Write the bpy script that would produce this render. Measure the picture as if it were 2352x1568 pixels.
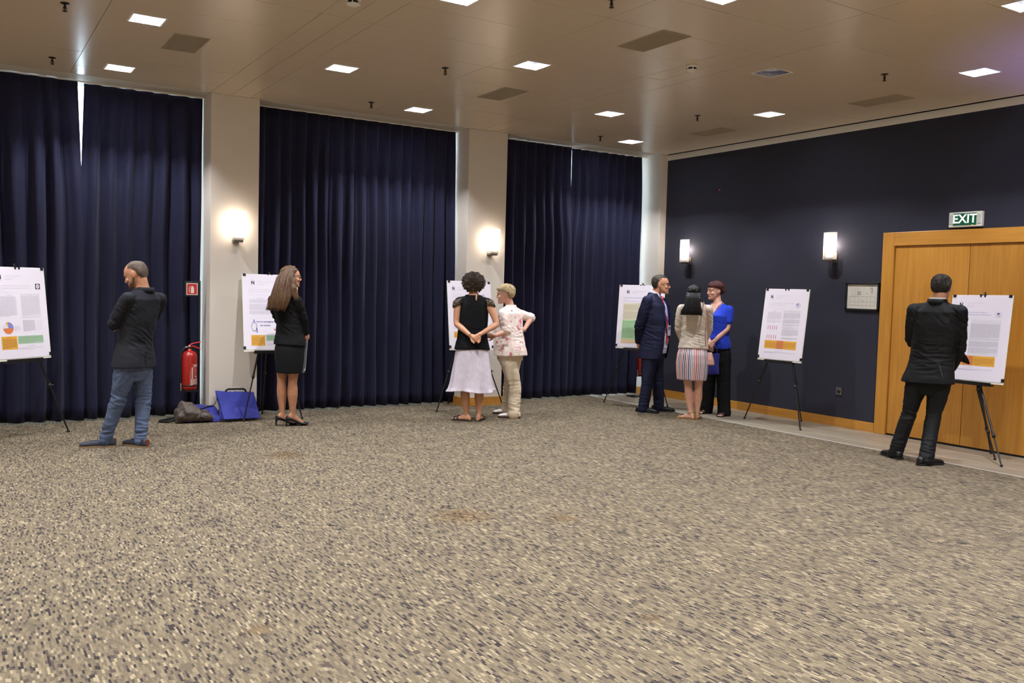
import bpy, bmesh, math, random
import numpy as np
from mathutils import Vector, Matrix, noise
for o in list(bpy.data.objects): bpy.data.objects.remove(o, do_unlink=True)
scn = bpy.context.scene
COL = scn.collection
PI = math.pi
# ------------------------------------------------------------------ camera
FPX, YAW, PITCH, ROLL = 2046.7, 0.56092, -0.05678, 0.02728
CAM = Vector((-9.0015, -10.116, 1.52))
_f = Vector((math.sin(YAW)*math.cos(PITCH), math.cos(YAW)*math.cos(PITCH), math.sin(PITCH)))
_r0 = Vector((math.cos(YAW), -math.sin(YAW), 0)); _u0 = _r0.cross(_f)
_r = _r0*math.cos(ROLL)+_u0*math.sin(ROLL); _u = -_r0*math.sin(ROLL)+_u0*math.cos(ROLL)
cd = bpy.data.cameras.new('camera'); cam = bpy.data.objects.new('camera', cd); COL.objects.link(cam)
cd.sensor_fit = 'HORIZONTAL'; cd.sensor_width = 36; cd.lens = 36*FPX/2352; cd.clip_end = 200
M = Matrix((( _r.x, _u.x, -_f.x, CAM.x), (_r.y, _u.y, -_f.y, CAM.y), (_r.z, _u.z, -_f.z, CAM.z), (0, 0, 0, 1)))
cam.matrix_world = M
scn.camera = cam
def ray(px, py): return _f*FPX+_r*(px-1176)-_u*(py-784)
def un(px, py, axis, val):
    d = ray(px, py); t = (val-CAM[axis])/d[axis]; return CAM+d*t
# ------------------------------------------------------------------ world, exposure
W = bpy.data.worlds.new('world'); scn.world = W; W.use_nodes = True
bg = W.node_tree.nodes['Background']; bg.inputs[0].default_value = (0.72, 0.84, 1.0, 1); bg.inputs[1].default_value = 9.0
scn.view_settings.view_transform = 'Standard'; scn.view_settings.look = 'None'
scn.view_settings.exposure = 0.0; scn.view_settings.gamma = 1; scn.view_settings.use_curve_mapping = False
DOWN_W, SCONCE_W = 66.0, 5.0
# ------------------------------------------------------------------ helpers
def lin(c): return tuple(((v/255)/12.92 if v/255 <= .04045 else ((v/255+.055)/1.055)**2.4) for v in c)+(1,)
MATS = {}
def mat(name, rgb, rough=.6, metal=0, spec=.5, emit=None, es=0, noise_s=None, noise_amt=.2, bump=None, alpha=None, trans=0, sheen=0, obj_coord=True):
    if name in MATS: return MATS[name]
    m = bpy.data.materials.new(name); m.use_nodes = True; nt = m.node_tree; b = nt.nodes['Principled BSDF']
    col = lin(rgb)
    b.inputs['Base Color'].default_value = col; b.inputs['Roughness'].default_value = rough; b.inputs['Metallic'].default_value = metal
    b.inputs['Specular IOR Level'].default_value = spec
    if sheen: b.inputs['Sheen Weight'].default_value = sheen
    if trans: b.inputs['Transmission Weight'].default_value = trans
    if emit: b.inputs['Emission Color'].default_value = lin(emit); b.inputs['Emission Strength'].default_value = es
    if noise_s or bump: tc = nt.nodes.new('ShaderNodeTexCoord')
    if noise_s:
        n = nt.nodes.new('ShaderNodeTexNoise'); n.inputs['Scale'].default_value = noise_s; n.inputs['Detail'].default_value = 4
        nt.links.new(tc.outputs['Object'], n.inputs['Vector'])
        r = nt.nodes.new('ShaderNodeValToRGB'); r.color_ramp.elements[0].position = .3; r.color_ramp.elements[1].position = .7
        r.color_ramp.elements[0].color = tuple(v*(1-noise_amt) for v in col[:3])+(1,); r.color_ramp.elements[1].color = tuple(min(1, v*(1+noise_amt)) for v in col[:3])+(1,)
        nt.links.new(n.outputs['Fac'], r.inputs['Fac']); nt.links.new(r.outputs['Color'], b.inputs['Base Color'])
    if bump:
        n2 = nt.nodes.new('ShaderNodeTexNoise'); n2.inputs['Scale'].default_value = bump[0]; n2.inputs['Detail'].default_value = 3
        mp = nt.nodes.new('ShaderNodeMapping'); nt.links.new(tc.outputs['Object'], mp.inputs['Vector'])
        if len(bump) > 2: mp.inputs['Scale'].default_value = bump[2]
        nt.links.new(mp.outputs['Vector'], n2.inputs['Vector'])
        bp = nt.nodes.new('ShaderNodeBump'); bp.inputs['Strength'].default_value = bump[1]; bp.inputs['Distance'].default_value = .01
        nt.links.new(n2.outputs['Fac'], bp.inputs['Height']); nt.links.new(bp.outputs['Normal'], b.inputs['Normal'])
    MATS[name] = m; return m
def link(name, me, parent=None):
    o = bpy.data.objects.new(name, me); COL.objects.link(o)
    if parent is not None: o.parent = parent
    return o
def mesh(name, V, F, m=None, parent=None, smooth=False):
    me = bpy.data.meshes.new(name); me.from_pydata([tuple(v) for v in V], [], [tuple(f) for f in F]); me.validate(); me.update()
    if m is not None: me.materials.append(m)
    if smooth: me.polygons.foreach_set('use_smooth', [True]*len(me.polygons))
    return link(name, me, parent)
def tag(o, label=None, cat=None, group=None, kind=None):
    if label: o['label'] = label
    if cat: o['category'] = cat
    if group: o['group'] = group
    if kind: o['kind'] = kind
    return o
def empty(name, loc=(0, 0, 0), rz=0):
    o = bpy.data.objects.new(name, None); o.empty_display_size = .1; COL.objects.link(o); o.location = loc; o.rotation_euler = (0, 0, rz); return o
class MB:
    "mesh collector"
    def __init__(s): s.V = []; s.F = []
    def add(s, V, F):
        k = len(s.V); s.V += [tuple(v) for v in V]; s.F += [tuple(i+k for i in f) for f in F]; return s
    def box(s, x0, x1, y0, y1, z0, z1, T=None):
        P = [(x, y, z) for z in (z0, z1) for y in (y0, y1) for x in (x0, x1)]
        if T is not None: P = [T @ Vector(p) for p in P]
        return s.add(P, [(0, 2, 3, 1), (4, 5, 7, 6), (0, 1, 5, 4), (1, 3, 7, 5), (3, 2, 6, 7), (2, 0, 4, 6)])
    def loft(s, rings, cap0=True, cap1=True):
        n = len(rings[0]); k = len(s.V)
        for r in rings: s.V += [tuple(v) for v in r]
        for i in range(len(rings)-1):
            for j in range(n):
                a = k+i*n+j; b = k+i*n+(j+1) % n; s.F.append((a, b, b+n, a+n))
        if cap0: s.F.append(tuple(k+j for j in range(n))[::-1])
        if cap1: s.F.append(tuple(k+(len(rings)-1)*n+j for j in range(n)))
        return s
    def tube(s, pts, rad, n=10, side=None, flat=1.0, rounded=True):
        pts = [Vector(p) for p in pts]
        if not hasattr(rad, '__len__'): rad = [rad]*len(pts)
        rings = []; N = len(pts); pside = side
        for i, p in enumerate(pts):
            t = (pts[min(i+1, N-1)]-pts[max(i-1, 0)]).normalized()
            if pside is None: pside = Vector((1, 0, 0)) if abs(t.x) < .8 else Vector((0, 1, 0))
            a = (Vector(pside)-t*Vector(pside).dot(t))
            if a.length < 1e-4: a = t.orthogonal()
            a.normalize(); b = t.cross(a); 
            if side is None: pside = a
            ra = rad[i] if hasattr(rad[i], '__len__') else (rad[i], rad[i]*flat)
            def rg(c, k): return [c+(a*math.cos(2*PI*j/n)*ra[0]+b*math.sin(2*PI*j/n)*ra[1])*k for j in range(n)]
            rm = min(ra)
            if rounded and i == 0:
                for q in (80, 50, 25): rings.append(rg(p-t*rm*math.sin(math.radians(q)), math.cos(math.radians(q))))
            rings.append(rg(p, 1))
            if rounded and i == N-1:
                for q in (25, 50, 80): rings.append(rg(p+t*rm*math.sin(math.radians(q)), math.cos(math.radians(q))))
        return s.loft(rings)
    def ell(s, c, ax, ay, az, n=14, m=9):
        c = Vector(c); ax = Vector(ax); ay = Vector(ay); az = Vector(az); rings = []
        for i in range(1, m):
            t = PI*i/m; rings.append([c-az*math.cos(t)+(ax*math.cos(2*PI*j/n)+ay*math.sin(2*PI*j/n))*math.sin(t) for j in range(n)])
        return s.loft(rings)
    def lathe(s, prof, n=24, c=(0, 0, 0)):
        return s.loft([[(c[0]+r*math.cos(2*PI*j/n), c[1]+r*math.sin(2*PI*j/n), c[2]+z) for j in range(n)] for r, z in prof])
    def build(s, name, m, parent=None, smooth=False): return mesh(name, s.V, s.F, m, parent, smooth)
def box(name, x0, x1, y0, y1, z0, z1, m, parent=None, bevel=0):
    o = MB().box(min(x0, x1), max(x0, x1), min(y0, y1), max(y0, y1), min(z0, z1), max(z0, z1)).build(name, m, parent)
    if bevel: bevel_mesh(o, bevel)
    return o
def bevel_mesh(o, w, seg=2):
    bm = bmesh.new(); bm.from_mesh(o.data); bmesh.ops.bevel(bm, geom=bm.edges[:], offset=w, segments=seg, affect='EDGES', profile=.5); bm.to_mesh(o.data); bm.free()
def rng(seed): return random.Random(seed)
# ------------------------------------------------------------------ room dimensions (metres)
HC = 3.586           # ceiling height
REC = 0.34           # curtain recess depth behind the pillar fronts
BB = 0.11            # baseboard height
RX0, RY0 = -15.0, -14.5   # room ends behind the camera and to the left
P1 = (-6.60, -6.07); P2 = (un(1079, 291, 1, 0).x, un(1167, 303, 1, 0).x); P3 = (un(1521, 352, 1, 0).x, 0.0)
PIL = [(-9.95, -9.42), P1, P2, P3]
# ------------------------------------------------------------------ surface materials
def carpet_mat():
    m = bpy.data.materials.new('carpet'); m.use_nodes = True; nt = m.node_tree; N = nt.nodes; L = nt.links; b = N['Principled BSDF']
    geo = N.new('ShaderNodeNewGeometry'); sep = N.new('ShaderNodeSeparateXYZ'); L.new(geo.outputs['Position'], sep.inputs[0])
    def mth(op, a, bb=None, c=None):
        n = N.new('ShaderNodeMath'); n.operation = op
        for i, v in enumerate((a, bb, c)):
            if v is None: continue
            if isinstance(v, (int, float)): n.inputs[i].default_value = v
            else: L.new(v, n.inputs[i])
        return n.outputs[0]
    row = mth('FLOOR', mth('DIVIDE', sep.outputs['X'], .0095))
    wr = N.new('ShaderNodeTexWhiteNoise'); wr.noise_dimensions = '1D'; L.new(row, wr.inputs['W'])
    v = mth('ADD', mth('DIVIDE', sep.outputs['Y'], .036), mth('MULTIPLY', wr.outputs['Value'], 37.3))
    cell = mth('FLOOR', v)
    cmb = N.new('ShaderNodeCombineXYZ'); L.new(row, cmb.inputs[0]); L.new(cell, cmb.inputs[1])
    wn = N.new('ShaderNodeTexWhiteNoise'); wn.noise_dimensions = '2D'; L.new(cmb.outputs[0], wn.inputs['Vector'])
    # patches where the dark yarn is more frequent
    nz = N.new('ShaderNodeTexNoise'); nz.inputs['Scale'].default_value = 4.0; nz.inputs['Detail'].default_value = 3; L.new(geo.outputs['Position'], nz.inputs['Vector'])
    fac = mth('ADD', wn.outputs['Value'], mth('MULTIPLY', mth('SUBTRACT', nz.outputs['Fac'], .5), .3))
    r = N.new('ShaderNodeValToRGB'); r.color_ramp.interpolation = 'CONSTANT'; els = r.color_ramp.elements
    stops = [(0, (50, 44, 43)), (.08, (74, 65, 57)), (.18, (93, 83, 68)), (.38, (103, 91, 72)), (.62, (111, 99, 79)), (.84, (122, 109, 87)), (.95, (144, 129, 103))]
    els[0].position = 0; els[0].color = lin(stops[0][1]); els[1].position = stops[1][0]; els[1].color = lin(stops[1][1])
    for pz, c in stops[2:]: e = els.new(pz); e.color = lin(c)
    L.new(fac, r.inputs['Fac'])
    # a few yellowish tea stains
    st = None
    for (px, py, rad) in ((1060, 1185, .34), (1300, 1190, .22), (660, 1045, .3), (590, 1445, .16), (1500, 1420, .15)):
        q = un(px, py, 2, 0)
        vd = N.new('ShaderNodeVectorMath'); vd.operation = 'DISTANCE'; L.new(geo.outputs['Position'], vd.inputs[0]); vd.inputs[1].default_value = (q.x, q.y, 0)
        dd = mth('ADD', vd.outputs['Value'], mth('MULTIPLY', nz.outputs['Fac'], .12))
        mr = N.new('ShaderNodeMapRange'); L.new(dd, mr.inputs['Value']); mr.inputs['From Min'].default_value = rad; mr.inputs['From Max'].default_value = rad*.3
        mr.inputs['To Min'].default_value = 0; mr.inputs['To Max'].default_value = .5
        st = mr.outputs[0] if st is None else mth('MAXIMUM', st, mr.outputs[0])
    mx = N.new('ShaderNodeMix'); mx.data_type = 'RGBA'; mx.blend_type = 'MULTIPLY'; L.new(st, mx.inputs['Factor']); L.new(r.outputs['Color'], mx.inputs['A']); mx.inputs['B'].default_value = lin((215, 170, 95))
    L.new(mx.outputs['Result'], b.inputs['Base Color']); b.inputs['Roughness'].default_value = .95; b.inputs['Specular IOR Level'].default_value = .15
    bp = N.new('ShaderNodeBump'); bp.inputs['Strength'].default_value = .5; bp.inputs['Distance'].default_value = .004; L.new(wn.outputs['Value'], bp.inputs['Height']); L.new(bp.outputs['Normal'], b.inputs['Normal'])
    return m
def wood_mat(name, c1, c2, rough=.4, axis='Z', scale=6, bump=.05):
    m = bpy.data.materials.new(name); m.use_nodes = True; nt = m.node_tree; N = nt.nodes; L = nt.links; b = N['Principled BSDF']
    tc = N.new('ShaderNodeTexCoord'); mp = N.new('ShaderNodeMapping'); L.new(tc.outputs['Object'], mp.inputs['Vector'])
    sc = {'X': (.06, 1, 1), 'Y': (1, .06, 1), 'Z': (1, 1, .06)}[axis]; mp.inputs['Scale'].default_value = sc
    oi = N.new('ShaderNodeObjectInfo'); ad = N.new('ShaderNodeVectorMath'); ad.operation = 'ADD'; L.new(mp.outputs[0], ad.inputs[0])
    mu = N.new('ShaderNodeMath'); mu.operation = 'MULTIPLY'; L.new(oi.outputs['Random'], mu.inputs[0]); mu.inputs[1].default_value = 40; L.new(mu.outputs[0], ad.inputs[1])
    n = N.new('ShaderNodeTexNoise'); n.inputs['Scale'].default_value = scale*6; n.inputs['Detail'].default_value = 6; n.inputs['Roughness'].default_value = .65; L.new(ad.outputs[0], n.inputs['Vector'])
    r = N.new('ShaderNodeValToRGB'); r.color_ramp.elements[0].color = lin(c1); r.color_ramp.elements[1].color = lin(c2); r.color_ramp.elements[0].position = .3; r.color_ramp.elements[1].position = .7
    L.new(n.outputs['Fac'], r.inputs['Fac'])
    hs = N.new('ShaderNodeHueSaturation'); L.new(r.outputs['Color'], hs.inputs['Color'])
    m2 = N.new('ShaderNodeMapRange'); L.new(oi.outputs['Random'], m2.inputs['Value']); m2.inputs['To Min'].default_value = .93; m2.inputs['To Max'].default_value = 1.06; L.new(m2.outputs[0], hs.inputs['Value'])
    L.new(hs.outputs['Color'], b.inputs['Base Color']); b.inputs['Roughness'].default_value = rough
    bp = N.new('ShaderNodeBump'); bp.inputs['Strength'].default_value = bump; bp.inputs['Distance'].default_value = .003; L.new(n.outputs['Fac'], bp.inputs['Height']); L.new(bp.outputs['Normal'], b.inputs['Normal'])
    return m
m_carpet = carpet_mat()
m_plank = wood_mat('laminate', (128, 116, 98), (158, 146, 126), .38, 'Y', 4)
m_wood = wood_mat('oak', (176, 118, 40), (200, 142, 58), .38, 'Z', 4)
m_woodh = wood_mat('oak_long', (172, 116, 42), (198, 140, 58), .38, 'Y', 4)
m_plaster = mat('plaster', (212, 202, 188), .75, spec=.3, bump=(160, .08))
m_soffit = mat('soffit', (205, 196, 182), .6)
m_panel = mat('ceiling_metal', (213, 195, 171), .27, spec=.45, bump=(500, .03))
m_plenum = mat('plenum', (20, 18, 16), .9)
m_wallnavy = mat('navy_wallcovering', (44, 44, 54), .85, spec=.25, noise_s=260, noise_amt=.22, bump=(420, .35))
m_curt = mat('curtain_cloth', (25, 25, 47), .8, spec=.2, sheen=.05, noise_s=180, noise_amt=.12, bump=(300, .15, (1, 1, .15)))
m_white = mat('white_paint', (225, 220, 210), .5)
m_black = mat('black_metal', (16, 16, 17), .38, spec=.5)
m_blackp = mat('black_plastic', (14, 14, 15), .5)
m_dark = mat('dark_gap', (8, 8, 8), .9)
m_chrome = mat('brushed_metal', (150, 150, 150), .3, metal=1)
# ------------------------------------------------------------------ floor
fl = MB().add([(RX0, RY0, 0), (-1.03, RY0, 0), (-1.03, .62, 0), (RX0, .62, 0), (RX0, RY0, -.1), (-1.03, RY0, -.1), (-1.03, .62, -.1), (RX0, .62, -.1)],
              [(0, 1, 2, 3), (7, 6, 5, 4), (0, 4, 5, 1), (1, 5, 6, 2), (2, 6, 7, 3), (3, 7, 4, 0)]).build('floor', m_carpet)
tag(fl, kind='structure')
sub = box('floor_subfloor', -1.03, .3, RY0, .62, -.1, -.012, m_dark); tag(sub, kind='structure')
# laminate planks along the right wall
pm = {}
R_ = rng(4)
pw = (1.0-.0)/5
for i in range(5):
    y = .60-R_.random()*.9; first = True; ytop = .62
    while ytop > RY0:
        ybot = max(RY0, (y if first else ytop-1.28)); first = False
        Lh = ytop-ybot
        o = box('plank', -1.0+i*pw+.001, -1.0+(i+1)*pw-.001, -Lh/2+.001, Lh/2-.001, -.012, 0, m_plank, sub); o.location = (0, ytop-Lh/2, 0)
        ytop = ybot
tag(box('trim_1', -1.03, -1.0, RY0, .62, -.012, .004, mat('threshold_strip', (205, 200, 190), .35, metal=.3)), kind='structure')
# ------------------------------------------------------------------ walls, pillars
def struct(o): o['kind'] = 'structure'; return o
struct(box('wall_right', 0, .25, RY0, .62, 0, HC+.3, m_wallnavy))
struct(box('wall_left', RX0-.2, RX0, RY0, .62, 0, HC+.3, m_plaster))
struct(box('wall_back', RX0, .25, RY0-.2, RY0, 0, HC+.3, m_plaster))
for i, (a, b) in enumerate(PIL):
    o = struct(box('wall_pillar', a, b+(.12 if i == 3 else 0), 0, .62, 0, HC, m_plaster, bevel=.004))
    bb = MB().box(a-.013, b+.013 if i < 3 else b, -.013, 0, 0, BB).box(a-.013, a, 0, .56, 0, BB)
    if i < 3: bb.box(b, b+.013, 0, .56, 0, BB)
    struct(bb.build('baseboard_pillar', m_woodh))
if True:   # left of the last pillar: plain wall
    struct(box('wall_front_left', RX0, PIL[0][0], .0, .62, 0, HC, m_plaster))
# window wall behind the curtains
m_glass = mat('window_glass', (235, 245, 245), .02, trans=1.0)
m_alu = mat('window_frame', (120, 122, 126), .4, metal=.6)
bays = [(PIL[0][1], P1[0]), (P1[1], P2[0]), (P2[1], P3[0])]
for i, (a, b) in enumerate(bays):
    struct(box('wall_sill', a, b, .60, .80, 0, .12, m_plaster)); struct(box('wall_lintel', a, b, .60, .80, HC+.25, HC+.30, m_plaster))
    w = empty('window_%d' % (i+1), ((a+b)/2, .66, .12)); struct(w)
    hw = (b-a)/2; hz = HC+.13
    fr = MB()
    for x in (-hw, hw-.012): fr.box(x, x+.012, 0, .06, 0, hz)
    for z in (0, hz-.05): fr.box(-hw, hw, 0, .06, z, z+.05)
    fr.build('window_frame', m_alu, w)
    nb = 3
    for k in range(1, nb): box('mullion', -hw+2*hw*k/nb-.025, -hw+2*hw*k/nb+.025, 0, .06, .05, hz-.05, m_alu, w)
    for k in range(nb): box('pane', -hw+2*hw*k/nb+.02, -hw+2*hw*(k+1)/nb-.02, .025, .037, .04, hz-.04, m_glass, w)
# ------------------------------------------------------------------ cornice, baseboard on the right wall
struct(box('trim_2', -.02, 0, RY0, 0, 3.505, HC-.004, m_white))
struct(box('baseboard_right', -.016, 0, -3.70, 0, 0, BB, m_woodh))
struct(box('baseboard_right', -.016, 0, RY0, -5.77, 0, BB, m_woodh))
# ------------------------------------------------------------------ ceiling: slab, panels
struct(box('ceiling_slab', RX0, .25, RY0, .80, HC+.30, HC+.45, m_plenum))
ceil = empty('ceiling', (-6, -5, HC)); struct(ceil)
S = .962
per = 3.32*S
XJ = []
for k in range(4):
    x = -3.55*S-k*per
    XJ += [(x+.45*S, x+per)] if False else []
cols = []           # (x0,x1,kind)
right0 = -.12
cols += [(-1.62*S, right0, 'w'), (-3.10*S, -1.62*S, 'w')]
for k in range(3):
    s0 = -3.55*S-k*per
    cols += [(s0, s0+.225*S, 's'), (s0+.225*S, s0+.45*S, 's')]
    cols += [(s0-1.435*S, s0, 'w'), (s0-2.87*S, s0-1.435*S, 'w')]
ROW0, ROWH = -.42*S, .635*S
rows = [(-.001, ROW0)]+[(ROW0-i*ROWH, ROW0-(i+1)*ROWH) for i in range(17)]
YEND = rows[-1][1]; XEND = min(c[0] for c in cols)
# plain ceiling beyond the panelled field and over the curtain recess
struct(box('ceiling_soffit', RX0, .25, 0.0, .60, HC, HC+.30, m_soffit))
struct(box('ceiling_outer', RX0, XEND, RY0, 0, HC, HC+.05, m_panel))
struct(box('ceiling_outer', XEND, .25, RY0, YEND, HC, HC+.05, m_panel))
# downlights: measured spots in the frame, the same grid carried on behind the camera
lights = []
for px, py, on in ((338, 45, 1), (274, 157, 1), (785, 157, 1), (1222, 150, 1), (961, 252, 1), (1400, 261, 1), (1449, 325, 1), (1763, 263, 1), (1773, 167, 0), (2237, 168, 1), (1058, -5, 1), (1660, -8, 1), (2362, 10, 1)):
    q = un(px, py, 2, HC); lights.append([q.x, q.y, on, 1])
colA = [-1.20, -4.46, -7.63]; colB = [-2.62, -5.89]
for x in colA:
    for y in (-.62, -3.06, -5.46, -7.9, -10.3, -12.7):
        if not any(abs(l[0]-x) < .5 and abs(l[1]-y) < .9 for l in lights): lights.append([x, y, 1, 0])
for x in colB+[-9.1]:
    for y in (-1.9, -4.35, -6.7, -9.1, -11.5, -13.6):
        if not any(abs(l[0]-x) < .5 and abs(l[1]-y) < .9 for l in lights): lights.append([x, y, 1, 0])
for x in (-10.8, -12.5, -14):
    for y in (-2.2, -5.2, -8.2, -11.2): lights.append([x, y, 1, 0])
vents = []
for px, py in ((425, 100), (1154, 216), (1500, 95), (2022, 231), (1638, 303)):
    q = un(px, py, 2, HC); vents.append((q.x, q.y))
LH = .122
for l in lights:     # keep each opening inside one panel
    l.append(None)
    for c in cols:
        for r in rows:
            if c[0] <= l[0] < c[1] and r[1] <= l[1] < r[0] and c[2] == 'w':
                l[0] = min(max(l[0], c[0]+LH+.04), c[1]-LH-.04); l[1] = min(max(l[1], r[1]+LH+.03), r[0]-LH-.03); l[4] = (c, r)
pmesh = {}
def panel_mesh(w, h, hole=None):
    g = .0022; mb = MB(); t = .018
    if hole is None: mb.box(-w/2+g, w/2-g, -h/2+g, h/2-g, 0, t)
    else:
        hx, hy = hole
        mb.box(-w/2+g, hx-LH, -h/2+g, h/2-g, 0, t); mb.box(hx+LH, w/2-g, -h/2+g, h/2-g, 0, t)
        mb.box(hx-LH, hx+LH, -h/2+g, hy-LH, 0, t); mb.box(hx-LH, hx+LH, hy+LH, h/2-g, 0, t)
    me = bpy.data.meshes.new('panel'); me.from_pydata(mb.V, [], mb.F); me.materials.append(m_panel); return me
R_ = rng(11)
for c in cols:
    step = 1 if c[2] == 'w' else 2
    for i in range(0, len(rows), step):
        r0 = rows[i][0]; r1 = rows[min(i+step-1, len(rows)-1)][1]
        w = c[1]-c[0]; h = r0-r1; cx = (c[0]+c[1])/2; cy = (r0+r1)/2
        hole = [(l[0]-cx, l[1]-cy) for l in lights if l[4] and l[4][0] == c and rows[i] == l[4][1]]
        if hole: me = panel_mesh(w, h, hole[0])
        else:
            k = (round(w, 3), round(h, 3))
            if k not in pmesh: pmesh[k] = panel_mesh(w, h)
            me = pmesh[k]
        o = link('panel', me, ceil); o.location = (cx+6, cy+5, R_.uniform(0, .0012))
        o.rotation_euler = (R_.uniform(-.0028, .0028), R_.uniform(-.0012, .0012), 0)
struct(box('ceiling_edge_strip', right0+.004, -.06, YEND, 0, HC, HC+.018, m_panel))
# downlight fixtures
m_refl = mat('reflector', (214, 216, 226), .2, metal=1)
m_lampoff = mat('lamp_off', (120, 120, 125), .3)
m_lamp = mat('lamp_tube', (255, 255, 255), .3, emit=(225, 228, 255), es=14)
def reflector_mesh():
    mb = MB(); a, b, h = LH-.004, .070, .150; n = 7
    for k in range(4):
        T = Matrix.Rotation(k*PI/2, 4, 'Z')
        # gently faceted side wall
        for j in range(n):
            for i in range(3):
                def P(u, v):
                    s = a+(b-a)*v; bul = .012*math.sin(PI*v); return T @ Vector(((-1+2*u)*(s+bul), -(s+bul), h*v))
                q = [P(j/n, i/3), P((j+1)/n, i/3), P((j+1)/n, (i+1)/3), P(j/n, (i+1)/3)]
                mb.add(q, [(0, 1, 2, 3)])
    mb.add([(-b, -b, h), (b, -b, h), (b, b, h), (-b, b, h)], [(0, 1, 2, 3)])
    me = bpy.data.meshes.new('reflector'); me.from_pydata(mb.V, [], mb.F); me.materials.append(m_refl); return me
def trim_mesh():
    mb = MB(); a, b = LH+.012, LH-.004
    for k in range(4):
        T = Matrix.Rotation(k*PI/2, 4, 'Z'); mb.box(-a, a, -a, -b, -.003, 0, T)
    me = bpy.data.meshes.new('trim'); me.from_pydata(mb.V, [], mb.F); me.materials.append(m_white); return me
def tube_mesh(m):
    mb = MB()
    for y in (-.022, .022): mb.tube([(-.06, y, 0), (.06, y, 0)], .009, 8)
    me = bpy.data.meshes.new('lamp'); me.from_pydata(mb.V, [], mb.F); me.materials.append(m); return me
ME_R, ME_T, ME_ON, ME_OFF = reflector_mesh(), trim_mesh(), tube_mesh(m_lamp), tube_mesh(m_lampoff)
near_txt = {0: 'square recessed ceiling downlight beside an air grille in the panel nearer the dark joint', 1: 'square recessed ceiling downlight above the curtain gap bay beside the first pillar'}
def downlight(x, y, on, vis, label, flush):
    z = HC-(.006 if flush else 0)
    t = empty('ceiling_downlight', (x, y, z)); tag(t, label, 'ceiling light', 'recessed square downlights')
    if flush:
        o = link('trim', ME_T, t); o.scale = (1, 1, 1.5)
        box('diffuser', -LH, LH, -LH, LH, 0, .004, m_lamp, t)
    else:
        link('trim', ME_T, t); link('reflector', ME_R, t); o = link('lamp', ME_ON if on else ME_OFF, t); o.location = (0, 0, .136)
    if on:
        ld = bpy.data.lights.new('downlight_lamp', 'AREA'); ld.shape = 'SQUARE'; ld.size = .05; ld.energy = DOWN_W; ld.color = (.88, .92, 1.0)
        if flush: ld.spread = math.radians(110)
        lo = bpy.data.objects.new('lamp_light', ld); COL.objects.link(lo); lo.parent = t; lo.location = (0, 0, -.004 if flush else .115)
DL = dict(enumerate(['lit square downlight beside the air grille nearest the dark ceiling joint', 'lit square downlight above the curtain left of the first pillar', 'lit square downlight between the first pillar strip and a sprinkler', 'lit square downlight beyond the grille before the second pillar', 'lit square downlight above the widest curtain',
    'lit square downlight above the curtain right of the second pillar', 'lit square downlight close to the room corner', 'lit square downlight between two air grilles near the navy wall', '', 'lit square downlight above the double doors', 'lit square downlight in line with the first pillar, far from the curtains', 'lit square downlight past the largest air grille, away from the curtains', 'lit square downlight past the doors, away from the curtains']))
for i, l in enumerate(lights):
    lab = DL.get(i, 'lit square downlight further back in the hall over the open carpet')
    if not l[2]: lab = 'unlit square downlight with dark mirrored reflector near the smoke detector'
    downlight(l[0], l[1], l[2], l[3], lab, l[4] is None)
# air grilles: perforated dark rectangles set flush in the panels
def grille_mat():
    m = bpy.data.materials.new('grille'); m.use_nodes = True; nt = m.node_tree; b = nt.nodes['Principled BSDF']
    b.inputs['Base Color'].default_value = lin((176, 160, 136)); b.inputs['Roughness'].default_value = .6; return m
m_gr = grille_mat()
gm = MB(); gw, gh = .145, .29
for x in (-gw, gw-.006): gm.box(x, x+.006, -gh, gh, -.004, 0)
for y in (-gh, gh-.006): gm.box(-gw, gw, y, y+.006, -.004, 0)
gs = MB().box(-.0015, .0015, -gh+.006, gh-.006, -.0035, 0)
gmesh = bpy.data.meshes.new('frame'); gmesh.from_pydata(gm.V, [], gm.F); gmesh.materials.append(m_gr)
smesh = bpy.data.meshes.new('louvre'); smesh.from_pydata(gs.V, [], gs.F); smesh.materials.append(m_gr)
bmesh_ = bpy.data.meshes.new('backing'); q = MB().box(-gw+.004, gw-.004, -gh+.004, gh-.004, -.0012, 0); bmesh_.from_pydata(q.V, [], q.F); bmesh_.materials.append(mat('grille_back', (140, 126, 106), .8))
vl = ['dark rectangular air grille flush in the ceiling beside a downlight above the jeans man', 'dark rectangular air grille in the ceiling between the two lit downlights before the second pillar',
      'largest dark rectangular air grille in the ceiling beyond the smoke detector strip', 'dark rectangular air grille in the ceiling above the double doors', 'small dark rectangular air grille in the ceiling near the room corner']
for (x, y), lb in zip(vents, vl):
    t = empty('air_grille', (x, y, HC-.0005)); tag(t, lb, 'air vent', 'ceiling air grilles')
    link('frame', gmesh, t); link('backing', bmesh_, t)
    for k in range(21): o = link('louvre', smesh, t); o.location = (-gw+.014+k*.0131, 0, 0)
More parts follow.
